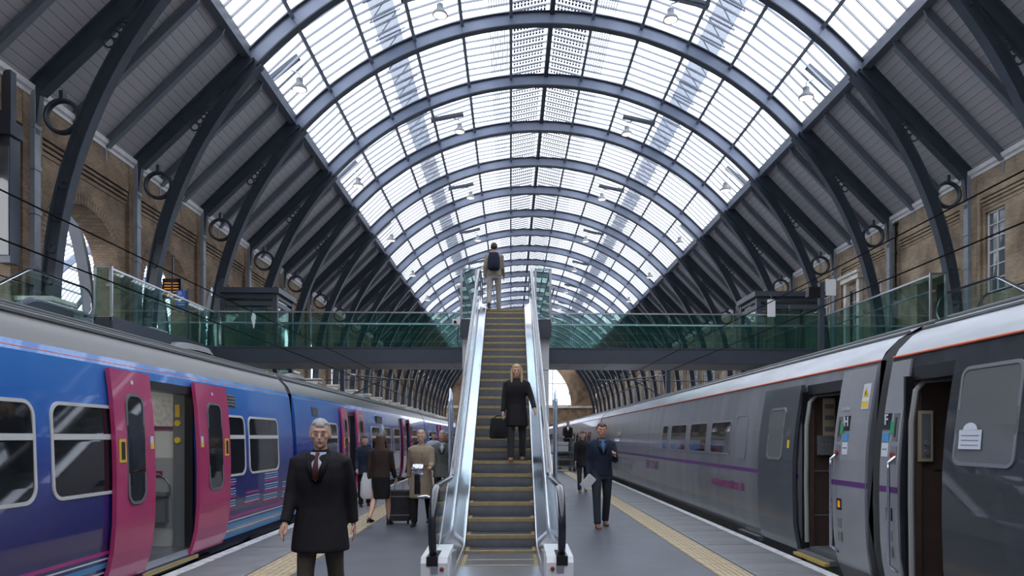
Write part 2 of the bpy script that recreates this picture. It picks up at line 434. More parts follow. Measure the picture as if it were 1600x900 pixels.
# boarding: each board a piece on the nearer bays
NB = 20; BW = SL/NB
def board(s_, t, y0, y1, b):
    b.prism([sp(s_, t+.012, 0), sp(s_, t+BW-.004, 0), sp(s_, t+BW-.004, -.03), sp(s_, t+.012, -.03)], y0, y1)
    for q in range(1, 4):
        tt = t+BW*q/4; b.prism([sp(s_, tt-.012, .006), sp(s_, tt+.012, .006), sp(s_, tt+.012, 0), sp(s_, tt-.012, 0)], y0, y1)
for s_ in (-1, 1):
    dM = mesh('board', (lambda b: (board(s_, 0, 0, DY-.01, b), b)[1])(MB()), M_BOARD)
    for k in (8, 9, 10, 11, 12, 13, 14):
        for i in range(NB):
            p = SD*(i*BW); piece('board', dM, Matrix.Translation((s_*p.x, RY[k], p.y)), ceil)
    b = MB()
    for i in range(NB):
        board(s_, i*BW, RY[0], RY[8], b); board(s_, i*BW, RY[15], RY[-1]+2.6, b)
    part('boarding', b, M_BOARD, ceil, kind='stuff')
    b = MB().prism([sp(s_, -.1, -.04), sp(s_, SL+.1, -.04), sp(s_, SL+.1, -.12), sp(s_, -.1, -.12)], RY[0], YEND)
    part('roof_deck', b, M_FASC, ceil)
    x0, z0 = sp(s_, SL+.02, -.05)
    b = MB().box(x0-.16, x0+.16, RY[0], YEND, z0-.34, z0+.12)
    part('gutter_beam', b, M_RAFT, ceil)
# purlins and glass
GR = .42
for s_ in (-1, 1):
    for a in ANG[1:-1]:
        b = MB(); arcbox(b, .12, .38, s_*a-.16, s_*a+.16, RY[0], YEND, 1); arcbox(b, .06, .12, s_*a-.26, s_*a+.26, RY[0], YEND, 1)
        for y in RY[:-1]:
            for q in (.2, .4, .6, .8):
                x, z = arc(.2, s_*a); b.cb((x, y+DY*q, z), (.16, .05, .1))
        part('purlin', b, M_PURL, ceil)
rx, rz = arc(.55, 0)
part('ridge_beam', MB().box(rx-.11, rx+.11, RY[0], YEND, rz-.38, rz+.1), M_RIB, ceil)
NP = 9; PW = DY/NP
segs = []
for s_ in (-1, 1):
    for i in range(6):
        p0 = arc(GR if i else .75, s_*ANG[i]); p1 = arc(GR, s_*ANG[i+1]); segs.append((s_, i, Vector(p0), Vector(p1)))
count = 0; rest = MB(); PM = {}
order = []
for k in range(len(RY)-1):
    for (s_, i, p0, p1) in segs:
        for q in range(NP): order.append((k, s_, i, p0, p1, q))
near_k = (10, 11, 12)
for (k, s_, i, p0, p1, q) in order:
    y = RY[k]+q*PW
    dirv = (p1-p0)
    if k in near_k and count < 300 and not (k == 12 and i in (0, 5)):
        key = (s_, i)
        if key not in PM:
            nrm = Vector((-dirv.y, dirv.x)).normalized()*.006
            PM[key] = mesh('glass_pane', MB().prism([p0+nrm, p1+nrm, p1-nrm, p0-nrm], .015, PW-.015), M_ROOFG)
        piece('glass_pane', PM[key], Matrix.Translation((0, y, 0)), ceil); count += 1
    else:
        rest.add([(p0.x, y+.015, p0.y), (p1.x, y+.015, p1.y), (p1.x, y+PW-.015, p1.y), (p0.x, y+PW-.015, p0.y)], [(0, 1, 2, 3)])
part('glass_pane_run', rest, M_ROOFG, ceil, kind='stuff')
for k in range(len(RY)-1):
    b = MB()
    for (s_, i, p0, p1) in segs:
        nrm = Vector((-(p1-p0).y, (p1-p0).x)).normalized()
        if nrm.y < 0: nrm = -nrm
        for q in range(NP):
            y = RY[k]+q*PW
            b.prism([p0+nrm*.03, p1+nrm*.03, p1-nrm*.06, p0-nrm*.06], y-.02, y+.02)
    part('glazing_bar_run', b, M_GLZ, ceil, kind='stuff')
# solar cells each side of the ridge
b = MB()
for k in range(len(RY)-1):
    for s_ in (-1, 1):
        p0 = Vector(arc(.75, 0)); p1 = Vector(arc(GR, s_*ANG[1])); d = p1-p0; nr = Vector((0, .05))
        n_u = 10
        for iu in range(n_u):
            u0 = .14+.80*iu/n_u; u1 = u0+.80/n_u*.66
            a, c = p0+d*u0+nr, p0+d*u1+nr
            for q in range(NP):
                for h_ in (.10, .52):
                    y0_ = RY[k]+PW*(q+h_); y1_ = y0_+PW*.36
                    b.add([(a.x, y0_, a.y), (c.x, y0_, c.y), (c.x, y1_, c.y), (a.x, y1_, a.y)], [(0, 1, 2, 3)])
        p0 = Vector(arc(GR, s_*ANG[1])); p1 = Vector(arc(GR, s_*ANG[2])); d = p1-p0
        for iu in range(8):
            a, c = p0+d*(.06+.05*iu)+nr, p0+d*(.06+.05*iu+.016)+nr
            b.add([(a.x, RY[k]+.2, a.y), (c.x, RY[k]+.2, c.y), (c.x, RY[k]+DY-.3, c.y), (a.x, RY[k]+DY-.3, a.y)], [(0, 1, 2, 3)])
part('solar_cell_run', b, M_PV, ceil, kind='stuff')
for s_ in (-1, 1):
    b = MB(); arcbox(b, .85, .9, s_*24.8, s_*28.6, RY[0], YEND, 2)
    part('roof_walkway', b, M_GRATE, ceil)
    b = MB()
    for y in RY:
        for q in range(4):
            yy = y+DY*q/4; arcbox(b, .9, .95, s_*24.0, s_*29.2, yy, yy+.06, 1)
            x0, z0 = arc(.93, s_*24.4); x1, z1 = arc(.93, s_*29.0)
            b.tube([(x0, yy, z0), (x1, yy+DY/4, z1)], .025, 4)
    part('walkway_lattice', b, M_GLZ, ceil, kind='stuff')

# ------------------------------------------------------------------ walls
def arch_poly(b, u0, u1, z0, z1, o0, o1, ob, sp_, face, thick, n=20, m=0, rise=None):
    """slab from (u0..u1, z0..z1) with an arched opening o0..o1, bottom ob, springing sp_. face(u,z,d)->xyz"""
    rr = (o1-o0)/2; rise = rr if rise is None else rise; c = (o0+o1)/2
    top = [(c-rr*math.cos(PI*i/n), sp_+rise*math.sin(PI*i/n)) for i in range(n+1)]
    def quad(pts):
        for d in (0, thick):
            b.add([face(u, z, d) for u, z in pts], [tuple(range(len(pts)))], m)
    quad([(u0, z0), (o0, z0), (o0, sp_), (u0, sp_)]); quad([(o1, z0), (u1, z0), (u1, sp_), (o1, sp_)])
    quad([(u0, sp_), (o0, sp_), (o0, z1), (u0, z1)]); quad([(o1, sp_), (u1, sp_), (u1, z1), (o1, z1)])
    for i in range(n):
        a, e = top[i], top[i+1]; quad([a, e, (e[0], z1), (a[0], z1)])
    if ob > z0: quad([(o0, z0), (o1, z0), (o1, ob), (o0, ob)])
    ol = [(o0, ob)]+top+[(o1, ob)]
    for i in range(len(ol)-1):
        a, e = ol[i], ol[i+1]; b.add([face(*a, 0), face(*e, 0), face(*e, thick), face(*a, thick)], [(0, 1, 2, 3)], m)
    if ob > z0: b.add([face(o0, ob, 0), face(o1, ob, 0), face(o1, ob, thick), face(o0, ob, thick)], [(0, 1, 2, 3)], m)
wl = setting('wall_left'); wr = setting('wall_right'); wf = setting('wall_far')
TH = .9
def bay_left():
    b = MB(); F = lambda u, z, d: (XL-d, u, z)
    arch_poly(b, 0, DY, 5.0, 10.1, .75, DY-.72, 5.0, 7.2, F, TH, 22)
    arch_poly(b, 0, DY, -1, 5.0, .95, DY-.95, -.0, 3.0, F, TH, 10, rise=1.0)
    # corbelled head with recessed grooves
    for i, (za, zb, dd) in enumerate(((10.10, 10.22, .03), (10.22, 10.27, -.06), (10.27, 10.37, .06), (10.37, 10.42, -.03), (10.42, 10.52, .09), (10.52, 10.57, 0), (10.57, ZE, .12))):
        b.box(XL-TH, XL+dd, .35, DY-.35, za, zb)
    b.box(XL-TH, XL+.12, 0, .36, 10.1, ZE); b.box(XL-TH, XL+.12, DY-.36, DY, 10.1, ZE)
    # arch ring of voussoirs, slightly proud
    c = DY/2+.015; rr = (DY-1.47)/2
    n = 44
    for i in range(n):
        a0 = PI*i/n+.006; a1 = PI*(i+1)/n-.006
        q = [(c-math.cos(a)*r_, 7.2+math.sin(a)*r_) for a, r_ in ((a0, rr+.0), (a1, rr), (a1, rr+.34), (a0, rr+.34))]
        b.prism(q, XL, XL+.018, 'x')
    return b
def pilaster(x, s_):
    b = MB(); b.box(min(x, x+s_*.14), max(x, x+s_*.14), -.42, .42, 5.0, ZE-.02)
    b.box(min(x, x+s_*.2), max(x, x+s_*.2), -.5, .5, -1, 4.5)
    return b
def corbel(x, s_):
    b = MB()
    p = [(0, 5.5), (.95, 5.5), (.95, 5.34), (.85, 5.26), (.70, 5.0), (.52, 4.9), (.46, 4.66), (.25, 4.5), (0, 4.2)]
    b.prism([(x+s_*u, z) for u, z in p], -.48, .48)
    b.prism([(x+s_*u, z) for u, z in [(0, 5.5), (1.05, 5.5), (1.05, 5.62), (0, 5.62)]], -.58, .58)
    return b
def downpipe(x, s_):
    X = x+s_*.2; b = MB().box(X-.075, X+.075, -.13, .13, 5.62, ZE-.1)
    for z in (6.5, 8.1, 9.4, 10.6): b.box(X-.1, X+.1, -.16, .16, z, z+.12)
    return b
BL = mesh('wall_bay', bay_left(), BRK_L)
PI_L = mesh('pilaster', pilaster(XL, 1), BRK_L); PI_R = mesh('pilaster', pilaster(XR, -1), BRK_R)
CO_L = mesh('corbel', corbel(XL, 1), M_STONE); CO_R = mesh('corbel', corbel(XR, -1), M_STONE)
DP_L = mesh('column', downpipe(XL, 1), M_PIPE); DP_R = mesh('column', downpipe(XR, -1), M_PIPE)
def sash(y0, y1, z0, z1, x, s_, nx=2, nzz=4):
    """sash window in a wall at x facing s_; returns frame mb, glass mb"""
    fr = MB(); w = .07; xo = x-s_*.10
    X = lambda a, c: (min(a, c), max(a, c))
    xa, xb = X(xo, xo-s_*.08)
    fr.box(xa, xb, y0, y0+w, z0, z1); fr.box(xa, xb, y1-w, y1, z0, z1); fr.box(xa, xb, y0, y1, z1-w, z1); fr.box(xa, xb, y0, y1, z0, z0+w)
    fr.box(xa, xb, y0, y1, (z0+z1)/2-.04, (z0+z1)/2+.04)
    for i in range(1, nx): yy = y0+(y1-y0)*i/nx; fr.box(xa, xb, yy-.018, yy+.018, z0, z1)
    for i in range(1, nzz): zz = z0+(z1-z0)*i/nzz; fr.box(xa, xb, y0, y1, zz-.016, zz+.016)
    gx = sorted((xo-s_*.04, xo-s_*.05))
    return fr, MB().box(gx[0], gx[1], y0+.02, y1-.02, z0+.02, z1-.02)
def rect_wall(b, y0, y1, z0, z1, holes, x, s_, th=.9):
    """wall slab with rectangular holes (ya,yb,za,zb)"""
    ys = sorted({y0, y1, *[h[0] for h in holes], *[h[1] for h in holes]}); zs = sorted({z0, z1, *[h[2] for h in holes], *[h[3] for h in holes]})
    for i in range(len(ys)-1):
        for j in range(len(zs)-1):
            cy = (ys[i]+ys[i+1])/2; cz = (zs[j]+zs[j+1])/2
            if any(h[0] < cy < h[1] and h[2] < cz < h[3] for h in holes): continue
            b.box(min(x, x-s_*th), max(x, x-s_*th), ys[i], ys[i+1], zs[j], zs[j+1])
def bay_right(kind):
    b = MB(); wins = []
    if kind == 0: wins = [(3.8, 4.85, 7.0, 10.05), (1.0, 2.05, 7.0, 10.05)]
    elif kind == 1: wins = [(.9, 3.7, 5.0, 8.3)]
    else: wins = [(1.1, 2.1, 5.6, 9.3), (3.5, 4.5, 5.6, 9.3)]
    low = [(1.2, 2.2, .5, 3.6), (3.4, 4.4, .5, 3.6)]
    # recessed field inside a raised frame
    rect_wall(b, 0, DY, -1, ZE, wins+low, XR, -1)
    for (ya, yb, za, zb) in ((0, .6, 5, ZE), (DY-.6, DY, 5, ZE), (.6, DY-.6, 10.6, ZE)):
        b.box(XR-.12, XR, ya, yb, za, zb)
    for i, (za, dd) in enumerate(((10.18, .03), (10.32, .06), (10.46, .09))): b.box(XR-dd, XR, .6, DY-.6, za, za+.09)
    if kind == 1:
        b.box(XR-.06, XR, .7, 3.9, 8.3, 8.75)
    return b, wins, low
BR = [bay_right(i) for i in range(3)]
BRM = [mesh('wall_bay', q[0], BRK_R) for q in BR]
for k in range(len(RY)-1):
    M = Matrix.Translation((0, RY[k], 0))
    piece('wall_bay', BL, M, wl)
    kd = {9: 0, 10: 1, 11: 2}.get(k, [0, 2, 2][k % 3])
    piece('wall_bay', BRM[kd], M, wr)
for k, y in enumerate(RY):
    M = Matrix.Translation((0, y, 0))
    piece('pilaster', PI_L, M, wl); piece('corbel', CO_L, M, wl); piece('column', DP_L, M, wl)
    piece('pilaster', PI_R, M, wr); piece('corbel', CO_R, M, wr); piece('column', DP_R, M, wr)
part('cornice', MB().prism([(XL, ZE-.26), (XL+.15, ZE-.26), (XL+.17, ZE-.16), (XL+.24, ZE-.1), (XL+.26, ZE+.05), (XL, ZE+.05)], RY[0], YEND), M_CORN, wl)
part('cornice', MB().prism([(XR, ZE-.26), (XR-.15, ZE-.26), (XR-.17, ZE-.16), (XR-.24, ZE-.1), (XR-.26, ZE+.05), (XR, ZE+.05)], RY[0], YEND), M_CORN, wr)
part('string_course', MB().box(XL, XL+.3, RY[0], YEND, 5.02, 5.26), M_STONE, wl)
part('string_course', MB().box(XR-.3, XR, RY[0], YEND, 5.02, 5.26), M_STONE, wr)
part('backing', MB().box(XR+.9, XR+1.0, RY[0], YEND, -1, ZE), M_DARK, wr)
# right wall windows
WM = {}
nwin = 0
for k in range(8, len(RY)-1):
    kd = {9: 0, 10: 1, 11: 2}.get(k, [0, 2, 2][k % 3])
    for (ya, yb, za, zb) in BR[kd][1]+BR[kd][2]:
        if yb-ya > 2: continue
        key = (kd, ya, za)
        if key not in WM:
            big = yb-ya > 2
            fr, gl = sash(ya, yb, za, zb, XR-.0, -1, 4 if big else 2, 6 if zb-za > 3 else 4)
            WM[key] = (mesh('window_frame', fr, M_WOODW), mesh('window_pane', gl, M_WGLS))
        nwin += 1
        o = bpy.data.objects.new('window_%d' % nwin, WM[key][0]); C.objects.link(o); o.location = (0, RY[k], 0); o['kind'] = 'structure'
        p = bpy.data.objects.new('window_pane', WM[key][1]); C.objects.link(p); p.parent = o
# stone window surround seen behind the right balustrade
b = MB(); y = 35.2
b.box(XR-.22, XR-.0, y-.32, y-.05, 5.2, 9.7); b.box(XR-.22, XR, y+1.05, y+1.32, 5.2, 9.7)
b.box(XR-.34, XR, y-.45, y+1.45, 9.7, 9.95); b.box(XR-.44, XR, y-.55, y+1.55, 9.95, 10.1)
part('stone_surround', b, M_STONE, wr)
# drain pipe on right wall
b = MB().tube([(XR-.26, 31.5, z) for z in (11.3, 9.0, 7.0, 5.3)], .08, 12)
b.tube([(XR-.05, 31.5, 11.45), (XR-.2, 31.5, 11.42), (XR-.26, 31.5, 11.3)], .08, 12)
for z in (10.9, 10.0, 8.3, 6.5): b.tube([(XR-.26, 31.5, z), (XR-.26, 31.5, z+.12)], .11, 12)
part('drainpipe', b, M_BLACK, wr, True)
# far gable
b = MB(); Fg = lambda u, z, d: (u, YEND+d, z)
arch_poly(b, XL, XR, 7.6, ZC+R+1.2, CX-10.8, CX+10.8, 8.2, 8.25, Fg, 1.2, 36)
b2 = MB()
for (a, e) in ((XL, XL+4), (XR-4, XR)): b.box(a, e, YEND, YEND+1.2, -1, 7.6)
arch_poly(b, XL+4, XL+12, -1, 7.6, XL+5, XL+11, -.5, 2.8, Fg, 1.2, 16, rise=1.6)
arch_poly(b, XL+12, XR-12, -1, 7.6, XL+13, XR-13, -.5, 2.8, Fg, 1.2, 16, rise=1.6)
arch_poly(b, XR-12, XR-4, -1, 7.6, XR-11, XR-5, -.5, 2.8, Fg, 1.2, 16, rise=1.6)
part('gable', b, brick('gable brick', (.40, .27, .17), (.30, .20, .13), (.2, .17, .14)), wf)
part('string_course', MB().box(XL, XR, YEND-.35, YEND, 7.7, 8.15), M_STONE, wf)
part('backing', MB().box(XL, XR, YEND+1.2, YEND+1.3, -1, 7.6), M_DARK, wf)
win = MB()
for i in range(-9, 10):
    x = i*1.15; h = math.sqrt(max(0, 10.8**2-x*x)); t = .16 if i % 3 == 0 else .05
    win.box(CX+x-t/2, CX+x+t/2, YEND+.4, YEND+.5, 8.2, 8.25+h)
for i in range(0, 10):
    z = i*1.15; h = math.sqrt(max(0, 10.8**2-z*z)); t = .16 if i % 4 == 0 else .05
    win.box(CX-h, CX+h, YEND+.4, YEND+.5, 8.25+z-t/2, 8.25+z+t/2)
wb = setting('wall_back'); part('gable', MB().box(XL, XR, RY[0]-.8, RY[0]-.3, -1.3, ZC+R+1), MATS['gable brick'], wb)
o = part('window_0', win, M_GLZ, None); o['kind'] = 'structure'
gl = MB().prism([(CX+10.8*math.cos(PI*i/24), 8.25+10.8*math.sin(PI*i/24)) for i in range(25)], YEND+.52, YEND+.54)
part('window_pane', gl, M_ROOFG, o)
# ------------------------------------------------------------------ neighbouring shed seen through the left arches
nb = setting('ceiling_next_shed')
CX2 = XL-.9-HW
b = MB(); b2 = MB(); b3 = MB()
for k, y in enumerate(RY[6:24]):
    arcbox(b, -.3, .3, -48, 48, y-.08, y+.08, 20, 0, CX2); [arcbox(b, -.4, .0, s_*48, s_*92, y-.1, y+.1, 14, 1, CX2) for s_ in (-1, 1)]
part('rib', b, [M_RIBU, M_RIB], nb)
for a in ANG[1:]:
    for s_ in (-1, 1): arcbox(b2, .1, .35, s_*a-.2, s_*a+.2, RY[6], RY[24], 1, 0, CX2)
part('purlin', b2, M_PURL, nb)
for k in range(6, 24):
    for q in range(NP):
        y = RY[k]+q*PW; arcbox(b3, .38, .46, -62, 62, y-.02, y+.02, 10, 0, CX2)
part('glazing_bar_run', b3, M_GLZ, nb, kind='stuff')
b = MB(); arcbox(b, .47, .48, -62, 62, RY[6], RY[24], 16, 0, CX2); part('glass_pane_run', b, M_ROOFG, nb)
b = MB(); arcbox(b, .45, .55, -62, -92, RY[6], RY[24], 6, 0, CX2); part('boarding', b, M_BOARD, nb)
part('outer_wall', MB().box(CX2-HW-1, CX2-HW, RY[6], RY[24], -1, 6), BRK_L, nb)

# ------------------------------------------------------------------ escalator
DK = 4.94
def epath(y0, y1, flat_end=9.7, top=18.26, r=.7, n=6):
    """step nose line (y,z): flat, 30 degree incline, flat"""
    t = math.tan(PI/6); pts = [(y0, 0)]
    for (cy, z, a0, a1, sg) in ((flat_end, 0, 0, PI/6, 1), (top, DK, PI/6, 0, -1)):
        L = r*math.tan(PI/12)*1.0
        for i in range(n+1):
            f = i/n; q = a0+(a1-a0)*f
            if sg == 1: pts.append((cy-L+r*math.sin(q), r*(1-math.cos(q))))
            else:
                pts.append((cy+L-r*math.sin(q), DK-r*(1-math.cos(q))))
    pts.append((y1, DK)); return pts
def offs(path, d):
    """shift a path perpendicular upwards by d"""
    out = []
    for i, p in enumerate(path):
        a = path[max(0, i-1)]; c = path[min(len(path)-1, i+1)]
        ty, tz = c[0]-a[0], c[1]-a[1]; l = math.hypot(ty, tz); out.append((p[0]-tz/l*d, p[1]+ty/l*d))
    return out
def build_escalator(label, ext=0):
    root = thing('escalator', label, 'escalator', (0, 7.3, 0), 'escalators up to the footbridge')
    step = MB()
    step.box(-.49, .49, .0, .40, -.03, .0, 0)
    rs = [(-.49, 0), (.49, 0)]
    n = 5; vs = []; fs = []
    for i in range(n+1):
        a = i/n; vs += [(-.49, .0+.05*a*a, -.03-.19*a), (.49, .0+.05*a*a, -.03-.19*a)]
    for i in range(n): fs.append((2*i, 2*i+1, 2*i+3, 2*i+2))
    step.add(vs, fs, 1)
    for i in range(32):
        x = -.48+.96*i/31; step.box(x-.006, x+.006, .001, .398, 0, .006, 0)
        step.add([(x-.006, -.006, -.03), (x+.006, -.006, -.03), (x+.006, .042, -.21), (x-.006, .042, -.21)], [(0, 1, 2, 3)], 1)
    step.box(-.49, .49, -.012, .045, -.045, .0075, 2); step.box(-.49, -.44, 0, .4, 0, .008, 2); step.box(.44, .49, 0, .4, 0, .008, 2)
    me = mesh('step', step, [M_TREAD, M_RISER, M_YEL], (0, 0, 0))
    for i in range(-3, 27):
        if i < 0: y, z = 9.7+i*.40-.2, -.0
        elif i < 25: y, z = 9.64+i*.3423, min(DK, .2*i)
        else: y, z = 9.64+24.7*.3423+(i-24.7)*.4, DK
        if i in (0, 1): z = (.03, .20)[i]
        piece('step', me, Matrix.Translation((0, y-7.3, z-.005)), root)
    part('comb_plate', MB().box(-.5, .5, 7.3, 8.52, -.02, .025), M_STEEL, root)
    part('comb_plate', MB().box(-.5, .5, 18.9, 19.6+ext, DK-.02, DK+.015), M_STEEL, root)
    P = epath(7.95, 19.6+ext); P2 = epath(7.75, 19.6+ext)
    for s_ in (-1, 1):
        T = lambda pr: [(s_*x, z) for x, z in pr]
        # skirt and inner deck
        part('skirt', MB().sweep(T([(.495, -.25), (.51, -.25), (.51, .10), (.495, .10)]), P2), M_STEEL, root)
        part('inner_deck', MB().sweep(T([(.50, .09), (.53, .115), (.645, .22), (.67, .30), (.665, .33), (.70, .33), (.70, .0), (.50, .0)]), P), M_POL, root)
        part('outer_deck', MB().sweep(T([(.70, .33), (.71, .34), (.80, .28), (.80, .22), (.70, .22)]), P), M_POL, root)
        part('side_cladding', MB().sweep(T([(.76, .25), (.79, .25), (.79, -.75), (.76, -.75)]), epath(8.2, 19.9)), M_WHITE, root)
        # glass panels between deck and handrail
        base = offs(epath(7.95, 19.2+ext), .31); 
        g = epath(7.95, 19.2+ext)
        pts = []
        N = 9
        tot = [0]
        for i in range(1, len(g)): tot.append(tot[-1]+math.hypot(g[i][0]-g[i-1][0], g[i][1]-g[i-1][1]))
        def at(q):
            for i in range(1, len(g)):
                if q <= tot[i]+1e-9:
                    f = (q-tot[i-1])/(tot[i]-tot[i-1]); return (g[i-1][0]+(g[i][0]-g[i-1][0])*f, g[i-1][1]+(g[i][1]-g[i-1][1])*f)
            return g[-1]
        for j in range(N):
            a, c = tot[-1]*j/N, tot[-1]*(j+1)/N-.012
            sub = [a]+[q for q in tot if a < q < c]+[c]
            part('glass_panel', MB().sweep(T([(.675, .30), (.685, .30), (.685, 1.0), (.675, 1.0)]), [at(q) for q in sub]), M_CLEAR, root)
        # handrail with its round ends
        hp = [(y, z+1.06) for y, z in epath(7.75, 19.2+ext)]
        lo = [(7.75-.43*math.sin(a), 1.06-.43+.43*math.cos(a)) for a in [PI*i/12 for i in range(12, 0, -1)]]
        lo = [(8.05, .2)]+lo
        hi = [(19.2+ext+.43*math.sin(a), DK+1.06-.43+.43*math.cos(a)) for a in [PI*i/12 for i in range(1, 13)]]
        path = lo+hp+hi
        b = MB().tube([(s_*.68, y, z) for y, z in path], [(.022, .042)]*len(path), 10)
        h = part('handrail', b, M_RAIL, root, True)
        b = MB().tube([(s_*.68, y, z) for y, z in offs(path, -.035)], [(.016, .024)]*len(path), 8)
        part('handrail_guide', b, M_POL, root, True)
        # newel glass
        b = MB().prism([(7.95, .25)]+[(7.75-.39*math.sin(a), .63+.39*math.cos(a)) for a in [PI*i/12 for i in range(12, -1, -1)]]+[(7.95, 1.02)], s_*.675, s_*.685, 'x')
        part('newel_glass', b, M_CLEAR, root)
        # plinth
        b = MB().prism([(7.32, 0), (7.32, .28), (7.36, .34), (8.1, .36), (8.1, 0)], min(s_*.52, s_*.80), max(s_*.52, s_*.80), 'x')
        pl = part('newel_plinth', b, M_WHITE, root)
        part('brush_box', MB().cb((s_*.68, 7.52, .30), (.12, .42, .10)), M_BLACK, pl)
        part('inner_slope', MB().prism([(7.5, .02), (8.3, .02), (8.3, .27), (7.6, .35)], min(s_*.5, s_*.53), max(s_*.5, s_*.53), 'x'), M_STEEL, pl)
        b = MB().lathe([(.022, 0), (.022, .02), (.012, .026)], M=Matrix.Rotation(PI/2, 4, 'X'))
        b.v = [(v[0]+s_*.58, v[1]+7.32, v[2]+.22) for v in b.v]
        part('stop_button', b, M_RED, pl)
        part('notice', MB().box(s_*.66-.04, s_*.66+.04, 7.314, 7.32, .17, .25), M_STEEL, pl)
    pa = [(y, z-.75) for y, z in epath(8.2, 19.6+ext)]
    part('truss_soffit', MB().sweep([(-.78, 0), (.78, 0), (.78, .04), (-.78, .04)], pa), M_FASC, root)
    return root
M_TREAD = mat('step tread aluminium', (.15, .155, .175), .4, .6, .1, 8)
M_RISER = mat('step riser aluminium', (.23, .235, .26), .45, .5, .1, 8)
M_YEL = mat('step edge worn yellow', (.30, .225, .11), .6, 0, .2, 10)
M_RED = mat('signal red', (.25, .03, .03), .5); M_BLUE = mat('sign blue', (.03, .10, .45), .4)
esc = build_escalator('central escalator rising to the footbridge, its black handrails ending at white plinths')
escL = build_escalator('escalator along the left brick wall, half hidden behind the blue train', 1.35); escR = copy_tree(escL)
esc.location.x = -.14; escL.location.x = -13.2; escR.location.x = 13.95; escL.location.y += .35; escR.location.y += .35
dark = None
for e_ in (escL, escR):
    for c_ in e_.children:
        if c_.name.startswith('side_cladding'):
            c_.data = c_.data.copy(); c_.data.materials[0] = M_FASC
escR['label'] = 'escalator along the right brick wall, half hidden behind the grey train'
# guard panels outside the central escalator, on posts
for i, s_ in enumerate((-1, 1)):
    x = -.14+s_*.97
    t = thing('guard_panel', 'pale blue steel guard panel standing just %s of the central escalator' % ('left', 'right')[i], 'barrier', (x, 12.6, 0), 'guard panels beside the central escalator')
    b = MB().prism([(12.6, .25), (12.68, 2.25), (12.9, 2.5), (13.3, 2.4), (13.3, .25)], x-.012, x+.012, 'x')
    part('panel', b, M_GUARD if 'M_GUARD' in globals() else mat('guard pale blue', (.50, .60, .74), .25, .3), t)
    b = MB()
    for yy in (12.75, 13.2): b.tube([(x, yy, 0), (x, yy, 2.3)], .03, 8)
    for zz in (.7, 1.5): b.box(min(x, x-s_*.05), max(x, x-s_*.05), 12.7, 13.25, zz, zz+.05)
    part('frame', b, M_STEEL, t)
# ------------------------------------------------------------------ footbridge and landings
BY0, BY1 = 26.4, 28.9
BZ = DK
def balustrade(root, p0, p1, posts=True, rail=True, step=1.18, green=M_BGLASS, h=1.33):
    """glass panes between two deck-edge points with top rail and inner rail"""
    p0 = Vector(p0); p1 = Vector(p1); d = p1-p0; L = d.length; d.normalize(); n = max(1, round(L/step)); w = L/n
    nrm = Vector((-d.y, d.x, 0))
    M = Matrix((d, nrm, (0, 0, 1))).transposed().to_4x4(); M.translation = p0
    for i in range(n):
        part('glass_pane', MB().box(i*w+.008, (i+1)*w-.008, -.009, .009, .02, h-.01, 0, M), green, root)
    part('top_rail', MB().box(0, L, -.025, .025, h-.01, h+.04, 0, M), M_STEEL, root)
    if not rail: return
    part('hand_rail', MB().tube([M @ Vector((.05, .12, .92)), M @ Vector((L-.05, .12, .92))], .025, 8), M_STEEL, root, True)
    b = MB()
    for i in range(n+1):
        if i % 2 == 0 or not posts: b.box(i*w-.012, i*w+.012, .02, .14, .86, .93, 0, M)
    part('rail_bracket', b, M_STEEL, root)
br = thing('footbridge', 'dark steel footbridge with green glass sides crossing the whole hall', 'footbridge', (-.14, BY0, 0))
def deckbox(x0, x1, y0, y1, nm='deck'):
    part(nm, MB().box(x0, x1, y0, y1, BZ-.30, BZ), M_FASC, br)
part('deck', MB().box(XL, XR, BY0+.03, BY1-.03, BZ-.3, BZ-.01), M_FASC, br)
for y in (BY0, BY1):
    b = MB().box(XL, XR, y-.03, y+.03, BZ-.53, BZ+.02); b.box(XL, XR, y-.06, y+.06, BZ-.55, BZ-.51); b.box(XL, XR, y-.05, y+.05, BZ-.0, BZ+.04)
    part('fascia', b, M_FASC, br)
x = XL
sof = mesh('soffit_panel', MB().box(.01, 1.47, BY0+.06, BY1-.06, BZ-.56, BZ-.53), M_SOFF, ORG[br])
while x < XR-1:
    piece('soffit_panel', sof, Matrix.Translation((x-0, 0, 0)), br); x += 1.488
LM, RM = -1.39, 1.12; LX = -11.1; RX = 12.15; YM = 19.7; YS = 19.8; YD = 21.2
for (a, e, y) in ((LM, RM, YM), (XL, LX, YD), (RX, XR, YD-.2)):
    part('landing_deck', MB().box(a+.03, e-.03, y+.03, BY0, BZ-.3, BZ-.01), M_FASC, br)
    b = MB()
    for xx in (a, e):
        if abs(xx-XL) > .1 and abs(xx-XR) > .1: b.box(xx-.03, xx+.03, y, BY0, BZ-.53, BZ+.02)
    b.box(a, e, y-.03, y+.03, BZ-.53, BZ-.02); part('landing_fascia', b, M_FASC, br)
    part('landing_soffit', MB().box(a+.05, e-.05, y+.05, BY0, BZ-.55, BZ-.52), M_SOFF, br)
balustrade(br, (LX, BY0, BZ), (LM, BY0, BZ)); balustrade(br, (RM, BY0, BZ), (RX, BY0, BZ))
balustrade(br, (XR, BY1, BZ), (XL, BY1, BZ), rail=False)
balustrade(br, (LM, YM, BZ), (LM, BY0, BZ), h=1.38); balustrade(br, (RM, BY0, BZ), (RM, YM, BZ), h=1.38)
for (a, e) in ((LX-.45, LX), (RX, RX+.45)):
    part('landing_strip', MB().box(a+.01, e-.01, YS, YD-.2, BZ-.3, BZ-.01), M_FASC, br)
    part('landing_fascia', MB().box(a-.02, e+.02, YS-.03, YS+.03, BZ-.53, BZ).box(LX-.03 if a < 0 else RX-.03, LX+.03 if a < 0 else RX+.03, YS, YD, BZ-.53, BZ+.02), M_FASC, br)
